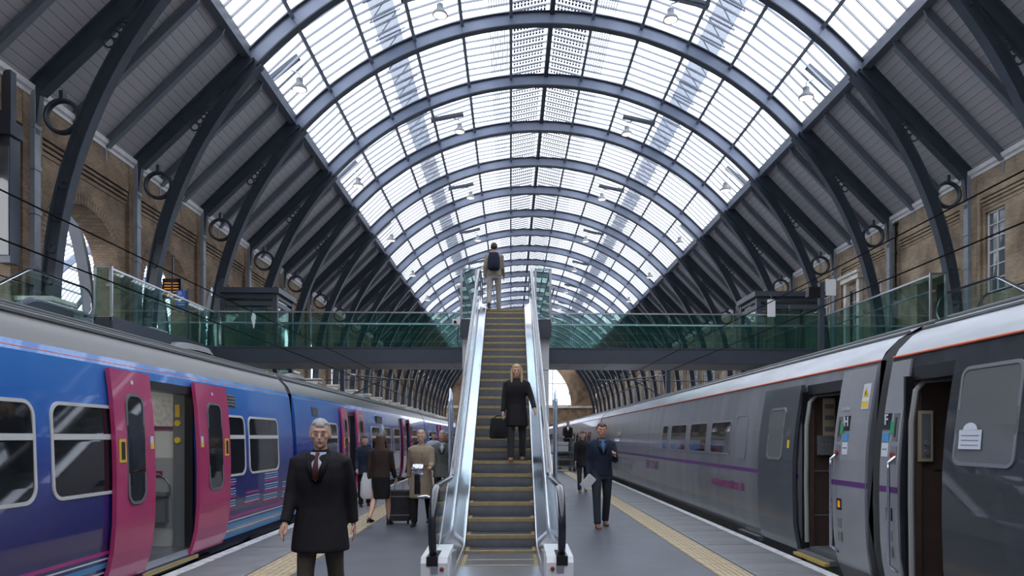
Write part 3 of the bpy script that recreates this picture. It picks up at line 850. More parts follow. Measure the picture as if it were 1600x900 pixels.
balustrade(br, (LX, YS, BZ), (LX, BY0, BZ)); balustrade(br, (RX, BY0, BZ), (RX, YS, BZ))
for (a, e, y) in ((LM, -.98, YM), (.70, RM, YM), (LX-.45, LX, YS), (RX, RX+.45, YS)):
    part('end_pane', MB().box(a, e, y-.01, y+.01, BZ+.02, BZ+1.4), M_BGLASS, br)
    b = MB()
    for xx in (a, e): b.box(xx-.03, xx+.03, y-.03, y+.03, BZ-.1, BZ+1.42)
    b.box(a, e, y-.03, y+.03, BZ+1.38, BZ+1.42); part('end_frame', b, M_STEEL, br)
# white support tower under the central landing
t = thing('support_tower', 'white panelled tower carrying the landing behind the central escalator', 'tower', (-.14, 20.4, 0))
for s_ in (-1, 1):
    for j in range(5):
        z0 = .02+j*.875
        x0 = -.14+s_*1.235; b = MB().box(min(x0, x0-s_*.42), max(x0, x0-s_*.42), 19.95, 21.6, z0, z0+.86)
        part('panel', b, M_WHITE, t)
part('column', MB().box(-.5, .2, 20.6, 21.4, 0, BZ-.56), M_FASC, t)
# lifts beside the bridge
def lift(x0, x1, y0, y1, label, loc):
    t = thing('lift_shaft', label, 'lift', (0, 0, 0)); t.location = ((x0+x1)/2, y0, 0); ORG[t] = tuple(t.location)
    H = 7.55; b = MB()
    for xx in (x0, x1):
        for yy in (y0, y1): b.box(xx-.09, xx+.09, yy-.09, yy+.09, 0, H)
    for z in (2.4, BZ-.1, BZ+2.2, H-.1):
        for yy in (y0, y1): b.box(x0, x1, yy-.07, yy+.07, z-.09, z+.09)
        for xx in (x0, x1): b.box(xx-.07, xx+.07, y0, y1, z-.09, z+.09)
    part('frame', b, M_FASC, t)
    part('roof', MB().box(x0-.2, x1+.2, y0-.2, y1+.2, H, H+.22), M_FASC, t)
    for z0, z1 in ((.1, 2.3), (2.5, BZ-.2), (BZ, BZ+2.1), (BZ+2.3, H-.2)):
        part('glass_pane', MB().box(x0+.1, x1-.1, y0-.01, y0+.01, z0, z1), M_BGLASS, t)
        part('glass_pane', MB().box(x1-.01, x1+.01, y0+.1, y1-.1, z0, z1), M_BGLASS, t)
        part('glass_pane', MB().box(x0-.01, x0+.01, y0+.1, y1-.1, z0, z1), M_BGLASS, t)
    xm = (x0+x1)/2; b = MB().box(xm-.55, xm+.55, y0+.3, y0+.34, BZ, BZ+2.1)
    part('door', b, M_STEEL, t)
    b = MB().box(xm-.02, xm+.02, y0+.28, y0+.3, BZ, BZ+2.1); b.box(x0+.15, x0+.28, y0-.06, y0-.02, BZ+.9, BZ+1.3); part('call_panel', b, M_FASC, t)
lift(-11.9, -9.75, 29.3, 31.3, 'dark framed glass lift shaft behind the footbridge on the left', 0)
lift(10.5, 13.2, 29.3, 31.3, 'dark framed glass lift shaft behind the footbridge on the right', 0)
# tall dark post with signs on the right of the bridge
x, y = 11.55, 25.6
t = thing('sign_post', 'tall dark post with white sign rising beside the right end of the footbridge', 'post', (x, y, 0))
part('post', MB().box(x-.09, x+.09, y-.09, y+.09, 0, 7.35), M_FASC, t)
part('sign_arm', MB().box(x-1.2, x+.1, y-.05, y+.05, 6.35, 6.5), M_FASC, t)
part('sign_board', MB().box(x-.02+.14, x+.5, y-.14, y-.1, 6.85, 7.45), M_WHITE, t)
part('camera_housing', MB().box(x-.55, x-.12, y-.2, y+.1, 6.8, 7.15), M_BLACK, t)
x, y = 9.75, 25.8
t = thing('hanging_sign', 'white hanging sign above the right part of the footbridge', 'sign', (x, y, 6.1))
part('board', MB().box(x-.14, x+.14, y-.03, y+.03, 6.1, 6.75), M_WHITE, t); part('bracket', MB().box(x-.02, x+.02, y-.02, y+.02, 6.75, 7.0).box(x-.02, x+1.8, y-.02, y+.02, 6.98, 7.02), M_FASC, t)
# blue sign and departure screen on the left
x, y = -12.1, 26.1
t = thing('direction_sign', 'blue sign board with white lettering above the left end of the footbridge', 'sign', (x, y, 6.3))
part('board', MB().box(x-.17, x+.17, y-.04, y+.04, 6.35, 7.0), M_BLUE, t)
b = MB()
for i in range(4): b.box(x-.12, x+.12-.03*(i % 2), y-.046, y-.04, 6.45+.09*i, 6.48+.09*i)
b.ring((x-.05, y-.045, 6.88), .05, .012, 'y', 14, 4)
part('lettering', b, M_WHITE, t); part('post', MB().box(x+.2, x+.27, y-.04, y+.04, DK, 7.05), M_FASC, t)
x, y = -13.15, 27.6
t = thing('departure_screen', 'dark departure screen with orange rows in the left archway', 'screen', (x, y, 7.0))
part('housing', MB().box(x-.35, x+.35, y-.06, y+.14, 7.0, 7.75), M_BLACK, t)
M_AMB = emit('amber display', (1, .38, .05), .35)
b = MB()
for i in range(5): b.box(x-.28, x-.02, y-.07, y-.06, 7.12+.11*i, 7.15+.11*i); b.box(x+.05, x+.26, y-.07, y-.06, 7.12+.11*i, 7.15+.11*i)
part('text_row', b, M_AMB, t); part('hanger', MB().box(x-.03, x+.03, y, y+.06, 7.75, 8.6), M_FASC, t)
x, y = XL+.01, 19.75
t = thing('wall_screen', 'tall dark glossy screen box fixed high on the left brick wall', 'screen', (x, y, 6.4))
part('housing', MB().box(x, x+.34, y-.1, y+.3, 6.4, 9.9), M_FASC, t)
part('screen', MB().box(x+.02, x+.32, y-.14, y-.1, 6.6, 9.6), M_WGLS, t)
part('head', MB().box(x, x+.42, y-.2, y+.3, 9.9, 10.3).box(x+.06, x+.36, y-.1, y+.12, 10.3, 11.7), M_FASC, t)
# small camera on the landing corner
x, y = LM-.03, YM+.1
t = thing('security_camera', 'small white security camera on the landing corner left of the central escalator', 'camera', (x, y, DK-.2))
part('body', MB().box(x-.22, x, y-.12, y+.05, DK-.18, DK-.02), M_WHITE, t); part('lens', MB().tube([(x-.14, y-.13, DK-.11), (x-.14, y-.16, DK-.11)], .045, 12), M_BLACK, t)
part('cable', MB().tube([(x-.05, y, DK-.2), (x-.1, y, DK-.6), (x+.05, y, DK-.95)], .012, 6), M_BLACK, t)
# sensor lamp on a bracket by the left handrail
x, y = -1.02, 7.75
t = thing('platform_camera', 'silver drum shaped camera on a black bracket by the left escalator newel', 'camera', (x, y, .9))
b = MB().tube([(x-.065, y, 1.24), (x-.055, y, 1.24), (x+.045, y, 1.24), (x+.055, y, 1.24)], [.055, .062, .062, .055], 18)
part('drum', b, M_POL, t, True); b = MB()
for q in (-.02, .0, .02, .04): b.ring((x+q-.01, y, 1.24), .062, .004, 'x', 18, 4)
part('fin', b, M_STEEL, t)
b = MB().box(x-.04, x+.02, y-.03, y+.03, 1.10, 1.18); b.tube([(x-.01, y, 1.1), (x-.01, y, .97)], .035, 12); part('grip', b, M_BLACK, t, True)
part('arm', MB().tube([(x-.01, y, .98), (x-.01, y, .94), (x+.09, y, .95), (x+.2, y, .9)], .012, 8), M_STEEL, t, True)
part('led', MB().ell((x+.065, y-.02, 1.24), (.012, .012, .012)), M_RED, t)
# ------------------------------------------------------------------ lamps hanging from the roof
M_BULB = emit('lamp lens', (1, .95, .85), 1)
def make_lamp(tilt, off):
    t = thing('hanging_spotlight', 'x', 'lamp', (0, 0, 0), 'spotlights hung under the glass roof')
    Mt = Matrix.Translation((off, 0, .55)) @ Matrix.Rotation(-math.radians(tilt), 4, 'Y')
    part('bar', MB().box(-1.1, .8, -.15, .15, .0, .16, 0, Mt), M_RIB, t)
    part('bar_lens', MB().box(-1.0, .7, -.1, .1, -.02, .0, 0, Mt), M_GLZ, t)
    part('bracket', MB().tube([(.0, 0, .55), (.35, 0, .42), (.35, 0, .22)], .03, 8), M_STEEL, t)
    part('shade', MB().lathe([(.09, .24), (.14, .2), (.14, .08), (.15, 0), (.30, -.14), (.32, -.22), (.32, -.25), (.29, -.25)], (.35, 0, 0), 20), M_LAMP, t, True)
    part('lens', MB().lathe([(.28, -.235), (.28, -.25), (.2, -.27)], (.35, 0, 0), 18), M_BULB, t)
    return t
M_LAMP = mat('lamp shade grey', (.22, .23, .25), .4)
protos = {0: make_lamp(12, -.2), 1: make_lamp(40, -.25)}; used = {0: False, 1: False}
ldesc = ['nearest row', 'second row', 'third row', 'fourth row', 'fifth row', 'sixth row', 'seventh row', 'eighth row', 'ninth and last row']
nm = {(-1, 1): 'left gutter edge', (-1, 0): 'left half of the glass', (1, 0): 'right half of the glass', (1, 1): 'right gutter edge'}
for r_ in range(0, 9):
    k = 10 + 2*r_
    if k >= len(RY)-1: break
    y = RY[k]+DY*.5
    for s_ in (-1, 1):
        for e in (0, 1):
            l = protos[e] if not used[e] else copy_tree(protos[e]); used[e] = True
            l.location = (CX+s_*(5.2, 11.0)[e], y, (EYE+17.85, EYE+14.65)[e]); l.rotation_euler = (0, 0, 0 if s_ < 0 else PI)
            l['label'] = 'hanging metal spotlight in the %s, at the %s' % (ldesc[r_], nm[(s_, e)])
# ------------------------------------------------------------------ overhead line
for x, zz, lb in ((-5.4, 3.70, 'lower overhead wire above the blue train'), (-5.4, 4.22, 'upper overhead wire above the blue train'), (5.25, 3.80, 'lower overhead wire above the grey train'), (5.25, 4.33, 'upper overhead wire above the grey train')):
    single('overhead_wire', MB().tube([(x, -6, zz), (x, YEND-5, zz)], .011, 6), M_WIRE, lb, 'wire', (x, -6, zz), None)
for xb, s_, lb in ((-8.0, 1, 'dark mast with wire arms under the footbridge on the left'), (7.6, -1, 'dark mast with wire arms under the footbridge on the right')):
    y = 33.5; t = thing('wire_mast', lb, 'mast', (xb, y, -1.05))
    part('post', MB().box(xb-.1, xb+.1, y-.1, y+.1, -1.05, 5.4), M_FASC, t)
    xe = -5.4 if s_ > 0 else 5.25
    part('arm', MB().tube([(xb, y, 4.6), (xe-s_*.1, y, 4.35)], .03, 6).tube([(xb, y, 3.4), (xe-s_*.6, y, 4.4)], .03, 6).tube([(xe-s_*.9, y, 4.1), (xe, y, 3.75)], .02, 6).tube([(xb-s_*2.2, y, 4.3), (xb+s_*3.4, y, 4.35)], .025, 6), M_FASC, t)
    b = MB()
    for q in range(5): b.tube([(xb+s_*(.35+q*.06), y, 4.56-.005*q), (xb+s_*(.37+q*.06), y, 4.56-.005*q)], .07, 8)
    part('insulator', b, M_STONE, t)

# ------------------------------------------------------------------ trains
def prof_x(prof, z):
    """side distance |x| at height z on the near side"""
    for (a, za), (b_, zb) in zip(prof, prof[1:]):
        if za <= z <= zb: return a+(b_-a)*(z-za)/(zb-za)
    return prof[0][0] if z < prof[0][1] else prof[-1][0]
class Coach:
    def __init__(s, side, prof, half, roof): s.s = side; s.p = prof; s.c = half; s.roof = roof
    def X(s, z, off=0): return s.s*(prof_x(s.p, z)-off)
    def patch(s, b, y0, y1, z0, z1, off, thick=.0, nzz=10, m=0):
        """side-following slab"""
        vs = []; n = nzz
        for i in range(n+1):
            z = z0+(z1-z0)*i/n
            for o in (off, off-thick):
                vs += [(s.X(z, o), y0, z), (s.X(z, o), y1, z)]
        fs = []
        for i in range(n):
            a = i*4; c = a+4; fs += [(a, a+1, c+1, c)]
            if thick: fs += [(a+2, c+2, c+3, a+3), (a, c, c+2, a+2), (a+1, a+3, c+3, c+1)]
        if thick: fs += [(0, 2, 3, 1), (n*4, n*4+1, n*4+3, n*4+2)]
        b.add(vs, fs, m)
    def outline(s, y0, y1, z0, z1, r, n=6):
        pts = []
        for (cy, cz, a0) in ((y1-r, z1-r, 0), (y0+r, z1-r, 90), (y0+r, z0+r, 180), (y1-r, z0+r, 270)):
            for i in range(n+1):
                a = math.radians(a0+90*i/n); pts.append((cy+r*math.cos(a), cz+r*math.sin(a)))
        return pts
    def pane(s, b, y0, y1, z0, z1, r, off, m=0):
        n = 16; rows = []
        for i in range(n+1):
            z = z0+(z1-z0)*(.5-.5*math.cos(PI*i/n)); d = 0
            e = min(z-z0, z1-z)
            if e < r: d = r-math.sqrt(max(0, r*r-(r-e)**2))
            rows.append((z, y0+d, y1-d))
        vs = [v for z, a, c in rows for v in ((s.X(z, off), a, z), (s.X(z, off), c, z))]
        b.add(vs, [(2*i, 2*i+1, 2*i+3, 2*i+2) for i in range(n)], m)
    def frame(s, b, y0, y1, z0, z1, r, w, off, m=0):
        o = s.outline(y0, y1, z0, z1, r); i_ = s.outline(y0+w, y1-w, z0+w, z1-w, max(.02, r-w)); k = len(o)
        vs = [(s.X(z, off), y, z) for y, z in o]+[(s.X(z, off), y, z) for y, z in i_]+[(s.X(z, -.02), y, z) for y, z in o]+[(s.X(z, -.02), y, z) for y, z in i_]
        fs = []
        for q in range(k):
            n_ = (q+1) % k; fs += [(q, n_, k+n_, k+q), (q, 2*k+q, 2*k+n_, n_), (k+q, k+n_, 3*k+n_, 3*k+q)]
        b.add(vs, fs, m)
    def body(s, b, y0, y1, holes, z0, z1, mside=0, th=.06):
        """near side with door holes (ya, yb, za, zb)"""
        ys = sorted({y0, y1, *[max(y0, h[0]) for h in holes], *[min(y1, h[1]) for h in holes]})
        zs = sorted({z0, z1, *[p[1] for p in s.p if z0 < p[1] < z1], *[h[2] for h in holes], *[h[3] for h in holes]})
        for i in range(len(ys)-1):
            for j in range(len(zs)-1):
                cy = (ys[i]+ys[i+1])/2; cz = (zs[j]+zs[j+1])/2
                if any(h[0] < cy < h[1] and h[2] < cz < h[3] for h in holes): continue
                s.patch(b, ys[i], ys[i+1], zs[j], zs[j+1], 0, th, 1, mside)
    def shell(s, b, y0, y1, prof_full, m=0):
        """roof / far side from absolute |x| list"""
        vs = []; k = len(prof_full)
        for y in (y0, y1): vs += [(s.s*x, y, z) for x, z in prof_full]
        b.add(vs, [(i, i+1, k+i+1, k+i) for i in range(k-1)], m)
M_BLUE_L = zramp('blue to purple livery', [(-.1, (.03, .035, .12)), (.5, (.022, .02, .12)), (.95, (.016, .022, .17)), (1.35, (.015, .045, .29)), (1.8, (.022, .13, .50)), (2.3, (.04, .20, .60))], .2, .5)
M_PINK = mat('pink door paint', (.46, .045, .155), .25, coat=.5, var=.05)
M_ROOFL = mat('silver grey roof', (.15, .145, .15), .34, .3, .25, 1.2, .2, 4, stretch=(1, .15, 1))
M_CANT = mat('orange cant line', (.70, .16, .07), .5)
M_WFR = mat('white window frame', (.60, .60, .60), .4)
M_UND = mat('underframe black', (.02, .02, .022), .7)
M_INT = mat('train interior light grey', (.60, .62, .60), .5)
M_GREYP = mat('mid grey plastic', (.14, .15, .16), .5)
M_STW = mat('stripe white', (.62, .66, .74), .4); M_STB = mat('stripe light blue', (.08, .32, .62), .4); M_STP = mat('stripe pink', (.42, .04, .22), .4)
M_YLW = mat('label yellow', (.75, .52, .04), .5); M_MAROON = mat('sign maroon', (.22, .02, .10), .5); M_MAP = mat('line map print', (.62, .60, .58), .5, 0, .25, 18)
M_VLAMP = emit('vestibule lamp', (1, .97, .9), 5)
M_GRN = mat('sign green', (.03, .30, .14), .5)
LP = [(4.22, -.05), (4.14, .12), (4.07, .35), (4.035, .7), (4.03, 1.2), (4.04, 1.6), (4.07, 2.0), (4.11, 2.33), (4.14, 2.42)]
LC = 5.43
LROOF = [(4.14, 2.42), (4.20, 2.55), (4.32, 2.68), (4.52, 2.80), (4.8, 2.90), (5.1, 2.955), (5.43, 2.97)]
Lc = Coach(-1, LP, LC, LROOF)
def mirror(p, c): return p+[(2*c-x, z) for x, z in p[::-1][1:]]
def left_coach(y0, y1, doors, wins, label, near=False, vents=(), group='coaches of the blue train'):
    """doors: list of (leaf1 y0,y1, leaf2 y0,y1); wins: (y0, y1)"""
    t = thing('train_coach', label, 'train coach', (-LC, y0, -.915), group)
    holes = [(d[1]-.12, d[2]+.12, .18, 2.22) for d in doors]
    b = MB(); Lc.body(b, y0, y1, holes, -.05, 2.42)
    part('body_side', b, M_BLUE_L, t)
    b = MB(); full = mirror(LROOF, LC); Lc.shell(b, y0, y1, full)
    rf = part('roof', b, M_ROOFL, t, True)
    b = MB(); Lc.shell(b, y0, y1, [(2*LC-4.14, 2.42), (2*LC-4.05, 1.2), (2*LC-4.2, -.05)]); part('far_side', b, M_BLUE_L, t)
    for y in (y0, y1): b = MB().prism([(-x, z) for x, z in mirror([(4.22, -.05), (4.06, .7), (4.14, 2.42), (4.32, 2.68), (4.8, 2.90), (5.43, 2.96)], LC)], y-.01 if y == y1 else y, y if y == y1 else y+.01); part('end_panel', b, M_GREYP, t)
    b = MB()
    b.tube([(-4.13, y0, 2.36), (-4.13, y1, 2.36)], .012, 6); part('cant_line', b, M_CANT, t)
    b = MB()
    for (xx, zz, r_) in ((4.33, 2.70, .03), (4.40, 2.75, .02), (4.55, 2.82, .018)): b.tube([(-xx, y0, zz), (-xx, y1, zz)], r_, 6)
    part('rain_strip', b, M_GREYP, rf)
    for yy in (y0+2.6, (y0+y1)/2, y1-2.2):
        b = MB().rings([(0, 0, 0, .22, .62), (0, 0, .09, .18, .5), (0, 0, .11, .1, .35)], 16)
        b.v = [(v[0]-4.9, v[1]+yy, v[2]+2.90) for v in b.v]; part('roof_pod', b, M_GREYP, rf, True)
    b = MB().box(-4.3, -2*LC+4.3, y0+.3, y1-.3, -.35, -.02)
    yy = y0+1
    while yy < y1-1.5: b.box(-4.45, -4.2, yy, yy+1.1, -.6, -.1); b.box(-4.3, -4.18, yy+.2, yy+.6, -.16, -.02); yy += 1.9
    part('underframe', b, M_UND, t)
    # dark interior
    b = MB().box(-2*LC+4.3, -4.3, y0+.1, y1-.1, .12, .18); part('inside_floor', b, M_GREYP, t)
    # livery stripes
    for (za, zb, m_) in ((.42, .455, M_STP), (.37, .385, M_STW), (.28, .335, M_STB), (.22, .24, M_STW), (.12, .18, M_STB)):
        b = MB(); cur = y0
        for h in sorted(holes)+[(y1, y1)]:
            if h[0] > cur: Lc.patch(b, cur, h[0], za, zb, .004, .004, 2)
            cur = h[1]
        part('livery_stripe', b, m_, t)
    for (a, c) in wins:
        b = MB(); Lc.frame(b, a, c, 1.03, 1.92, .14, .032, .014)
        Lc.patch(b, a+.03, c-.03, 1.575, 1.63, .012, .01, 1)
        w = part('window_frame', b, M_WFR, t)
        b = MB(); Lc.pane(b, a+.03, c-.03, 1.05, 1.90, .12, .004); part('window_pane', b, M_DARKG, w)
        b = MB().box(-4.05, -4.03, a+.12, c-.12, 1.57, 1.58); part('vent_seal', b, M_BLACK, w)
    for (a0, a1, c0, c1) in doors:
        for (p, q, sd) in ((a0, a1, 0), (c0, c1, 1)):
            b = MB(); Lc.patch(b, p, q, .10, 2.30, .065, .045, 14); d = part('door', b, M_PINK, t)
            e = (q-p)*.27
            b = MB(); Lc.frame(b, p+e, q-e, .89, 2.06, .13, .03, .078); part('door_window_rim', b, M_GREYP, d)
            b = MB(); Lc.pane(b, p+e+.01, q-e-.01, .9, 2.05, .12, .070); part('door_pane', b, M_DARKG, d)
            b = MB(); yb = p+.11 if sd == 0 else q-.14; Lc.patch(b, yb-.06, yb+.06, 1.34, 1.58, .074, .01, 1); bb = part('button_plate', b, M_YLW, d)
            b = MB(); Lc.patch(b, yb-.03, yb+.03, 1.37, 1.55, .080, .008, 1); part('button_unit', b, M_BLACK, d)
            yb = q-.07 if sd == 0 else p+.07
            b = MB(); Lc.patch(b, yb-.035, yb+.035, 1.47, 1.61, .070, .004, 1); part('notice', b, M_STW, d)
            b = MB(); Lc.patch(b, yb-.035, yb+.035, 1.47, 1.535, .073, .004, 1); part('notice', b, M_YLW, d)
            b = MB(); Lc.patch(b, (p+q)/2-.02, (p+q)/2+.02, 2.16, 2.2, .070, .004, 1); part('number_tab', b, M_STW, d)
        ya, yb = a1-.12, c0+.12; xo = -4.09
        # vestibule behind the opening
        b = MB().box(-6.7, -4.12, ya-.4, ya-.35, .18, 2.3); b.box(-6.75, -6.7, ya-.4, yb+.4, .18, 2.3); b.box(-6.7, -4.12, ya-.4, yb+.4, 2.26, 2.3)
        part('vestibule_lining', b, M_INT, t)
        pt = part('partition', MB().box(-5.6, -4.30, yb+.06, yb+.11, .18, 2.28), M_INT, t)
        yy = yb+.06
        part('lower_panel', MB().box(-5.2, -4.36, yy-.02, yy, .42, 1.33), M_GREYP if not near else mat('partition warm grey', (.33, .34, .34), .5), pt)
        part('line_map', MB().box(-4.86, -4.38, yy-.025, yy, 1.74, 2.12), M_MAP, pt)
        part('map_frame', MB().box(-4.88, -4.36, yy-.03, yy-.02, 1.70, 1.73), M_MAROON, pt)
        if near:
            b = MB().box(-4.80, -4.44, yy-.12, yy-.0, .50, .86); b.box(-4.82, -4.42, yy-.15, yy, .84, .89)
            lb = part('litter_bin', b, M_GREYP, pt)
            b = MB().ring((-4.62, yy-.03, .92), .2, .01, 'y', 16, 5); part('bin_hoop', b, M_STEEL, lb)
            part('litter_sign', MB().box(-4.70, -4.52, yy-.03, yy-.02, 1.08, 1.16), M_MAROON, pt)
            text('sign_word', 'Litter', .05, (-4.61, yy-.032, 1.12), (1, 0, 0), (0, 0, 1), M_STW, pt)
        part('edge_seal', MB().box(-4.20, -4.10, yb-.04, yb+.05, .15, 2.24), M_BLACK, pt)
        part('edge_pillar', MB().box(-4.37, -4.20, yb+.01, yb+.06, .18, 2.2), M_GREYP, pt)
        b = MB()
        for zz in (1.78, 1.56): b.tube([(-4.31, yb+.01, zz), (-4.31, yb-.005, zz)], .04, 14)
        part('open_button', b, M_YLW, pt)
        part('warning_label', MB().box(-4.34, -4.28, yb, yb+.01, 1.86, 2.02), M_YLW, pt)
        part('ceiling_light', MB().box(-5.6, -4.6, (ya+yb)/2-.12, (ya+yb)/2+.12, 2.24, 2.26), M_VLAMP, t)
        part('door_header', MB().box(-4.25, -4.09, ya, yb, 2.14, 2.24), M_BLACK, t)
        b = MB().box(-4.35, -4.10, ya+.0, yb, .10, .185); b.box(-4.16, -4.05, ya, yb, .04, .09); part('door_step', b, M_STEEL, t)
        part('step_edge', MB().box(-4.06, -4.04, ya, yb, .05, .085), MATS.get('worn yellow') or mat('worn yellow', (.38, .27, .07), .6), t)
    for (yv, n_) in vents:
        b = MB()
        for i in range(n_): Lc.patch(b, yv-.2, yv+.2, 2.06+i*.045, 2.085+i*.045, .014, .012, 1)
        v = part('vent_slat', b, M_GREYP, t); b = MB(); Lc.patch(b, yv-.22, yv+.22, 2.04, 2.04+n_*.045, .005, .004, 1); part('vent_recess', b, M_BLACK, v)
    return t
cA = left_coach(-6.9, 13.08, [(7.17, 7.94, 9.06, 10.04)], [(-3.8, -2.3), (-2.0, -.5), (-.2, 1.3), (2.8, 4.2), (4.45, 6.07), (6.27, 7.6), (9.75, 10.76), (10.90, 12.27)],
    'nearest blue coach with open pink doors and a litter bin inside', True, vents=((10.26, 4),))
# bar graph motif on the nearest coach: each bar a thin strip
def bars(y0, y1, z0, z1, seed):
    rnd = random.Random(seed); z = z0; i = 0
    while z < z1:
        a = rnd.uniform(0, .05); b = MB(); Lc.patch(b, y0+a, y1-rnd.uniform(0, .05), z, z+(.028, .012, .02, .012)[i % 4], .004, .003, 1)
        part('livery_bar', b, (M_STP, M_STW, M_STB, M_STW)[i % 4], cA); z += (.045, .034, .045, .05)[i % 4]; i += 1
bars(10.12, 10.4, .55, 1.0, 1); bars(10.75, 11.35, .56, .76, 2); bars(11.55, 12.25, .52, 1.02, 3); bars(12.45, 13.0, .5, .8, 6)
def auto_wins(y0, y1, doors, w=1.35, gap=.35):
    out = []; segs_ = []; cur = y0+.9
    for d in doors: segs_.append((cur, d[0]-.15)); cur = d[3]+.15
    segs_.append((cur, y1-.9))
    for a, c in segs_:
        n = int((c-a+gap)/(w+gap))
        if n < 1: continue
        g = (c-a-n*w)/n
        for i in range(n): out.append((a+g/2+i*(w+g), a+g/2+i*(w+g)+w))
    return out
dB = [(16.75, 17.35, 18.35, 19.3), (26.1, 26.8, 27.9, 28.6)]
cB = left_coach(13.3, 33.2, dB, [(15.2, 16.45)]+auto_wins(19.2, 33.2, dB[1:]), 'second blue coach, behind the gap, with two pairs of open pink doors', vents=((14.7, 4),))
part('door_lamp', MB().box(-4.1, -4.07, 21.6, 21.9, 2.06, 2.2), M_AMB, cB)
part('door_lamp', MB().box(-4.1, -4.06, 21.3, 22.2, 2.02, 2.24), M_BLACK, cB)
for i, (a, e, lb) in enumerate(((33.4, 53.3, 'third blue coach seen past the heads on the left'), (53.5, 73.4, 'fourth blue coach far along the left platform'), (73.6, 93.5, 'last blue coach at the far end of the left platform'))):
    dd = [(a+5.5, a+6.2, a+7.2, a+7.9), (a+12.8, a+13.5, a+14.5, a+15.2)]; left_coach(a, e, dd, auto_wins(a, e, dd), lb)
for y in (13.19,):
    pass
for i, y in enumerate((13.08, 33.2, 53.3, 73.4)):
    b = MB().prism([(-x, z) for x, z in mirror([(4.5, .1), (4.36, .7), (4.30, 2.3), (4.42, 2.6), (4.8, 2.80), (5.43, 2.88)], LC)], y+.003, y+.197)
    single('gangway_bellows', b, M_BLACK, 'dark gangway bellows between the %s blue coaches' % ('first and second', 'second and third', 'third and fourth', 'fourth and last')[i], 'bellows', (-LC, y, 0), 'bellows between the blue coaches')

# grey train on the right
M_GREYL = zramp('silver grey livery dimmed low', [(-.1, (.05, .052, .058)), (.1, (.13, .135, .15)), (.45, (.175, .18, .20)), (1.2, (.20, .205, .235)), (2.3, (.235, .24, .275))], .3, .25, .3, streak=.3)  # lower stops darkened to stand in for dimmer light near the platform
M_DOORG = mat('dark grey door paint', (.060, .068, .082), .3, coat=.4, var=.1)
M_DKG = mat('near coach dark grey', (.030, .034, .044), .25, coat=.5, var=.25, vscale=2)
M_ROOFR = mat('worn glossy roof', (.36, .38, .42), .30, .55, .3, 3, .4, 6, stretch=(1, .2, 1))
M_PURP = mat('purple stripe', (.10, .025, .16), .4)
M_MAG = mat('magenta lettering', (.26, .03, .17), .4)
M_BRN = mat('brown vestibule panel', (.075, .05, .042), .5, 0, .15)
RP = [(4.02, -.12), (3.93, .08), (3.87, .4), (3.855, .9), (3.86, 1.3), (3.89, 1.7), (3.95, 2.1), (4.01, 2.43)]
RC = 5.22
RROOF = [(4.01, 2.43), (4.06, 2.52), (4.2, 2.66), (4.45, 2.80), (4.8, 2.90), (5.22, 2.93)]
Rc = Coach(1, RP, RC, RROOF)
def right_coach(y0, y1, label, holes, mside, stripe=True):
    t = thing('train_coach', label, 'train coach', (RC, y0, -.915), 'coaches of the grey train')
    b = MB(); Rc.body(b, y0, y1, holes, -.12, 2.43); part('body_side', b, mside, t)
    b = MB(); Rc.shell(b, y0, y1, mirror(RROOF, RC)); rf = part('roof', b, M_ROOFR, t, True)
    b = MB(); Rc.shell(b, y0, y1, [(2*RC-4.01, 2.43), (2*RC-3.86, 1.2), (2*RC-4.02, -.12)]); part('far_side', b, mside, t)
    for (ya, yb) in ((y0, y0+.01), (y1-.01, y1)): b = MB().prism([(x, z) for x, z in mirror([(4.02, -.12), (3.87, .7), (4.01, 2.43), (4.2, 2.66), (4.8, 2.90), (5.22, 2.92)], RC)], ya, yb); part('end_panel', b, M_GREYP, t)
    part('cant_line', MB().tube([(4.0, y0, 2.43), (4.0, y1, 2.43)], .012, 6), M_CANT, t)
    b = MB().tube([(4.32, y0, 2.74), (4.32, y1, 2.74)], .02, 6); b.tube([(4.62, y0, 2.865), (4.62, y1, 2.865)], .02, 6); part('rain_strip', b, M_GREYP, rf)
    b = MB().box(4.15, 2*RC-4.15, y0+.3, y1-.3, -.35, -.1); yy = y0+1
    while yy < y1-1.6: b.box(4.1, 4.4, yy, yy+1.2, -.7, -.15); yy += 2.1
    part('underframe', b, M_UND, t)
    part('inside_floor', MB().box(4.0, 2*RC-4.0, y0+.05, y1-.05, .08, .14), M_GREYP, t)
    # thin grey rib along the sole bar
    b = MB(); cur = y0
    for h in sorted(holes)+[(y1, y1)]:
        if h[0] > cur: Rc.patch(b, cur, h[0], .14, .155, .01, .01, 1)
        cur = h[1]
    part('body_rib', b, M_GREYP, t)
    if stripe:
        b = MB(); cur = y0
        for h in sorted(holes)+[(y1, y1)]:
            if h[0] > cur: Rc.patch(b, cur, h[0], 1.04, 1.10, .004, .004, 1)
            cur = h[1]
        part('purple_stripe', b, M_PURP, t)
    return t
def rwin(t, a, c, z0, z1, r=.06, blank=False):
    b = MB(); Rc.frame(b, a, c, z0, z1, r+.02, .03, .010); w = part('window_frame', b, M_SIL if not blank else MATS['silver grey livery dimmed low'], t)
    b = MB(); Rc.pane(b, a+.03, c-.03, z0+.03, z1-.03, r, .005 if not blank else .003); part('window_pane', b, M_DARKG if not blank else M_SIL, w)
M_SIL = mat('silver window rim', (.24, .25, .28), .35, .4)
dh = (8.23, 9.22, .12, 2.28)
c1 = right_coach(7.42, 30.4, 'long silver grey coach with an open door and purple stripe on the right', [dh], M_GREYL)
for (a, e) in ((12.2, 13.42), (13.72, 15.0), (15.35, 16.8), (17.15, 17.75)): rwin(c1, a, e, 1.29, 1.90)
rwin(c1, 11.35, 11.95, 1.22, 1.98, .08, True); rwin(c1, 24.6, 26.0, 1.42, 1.85)
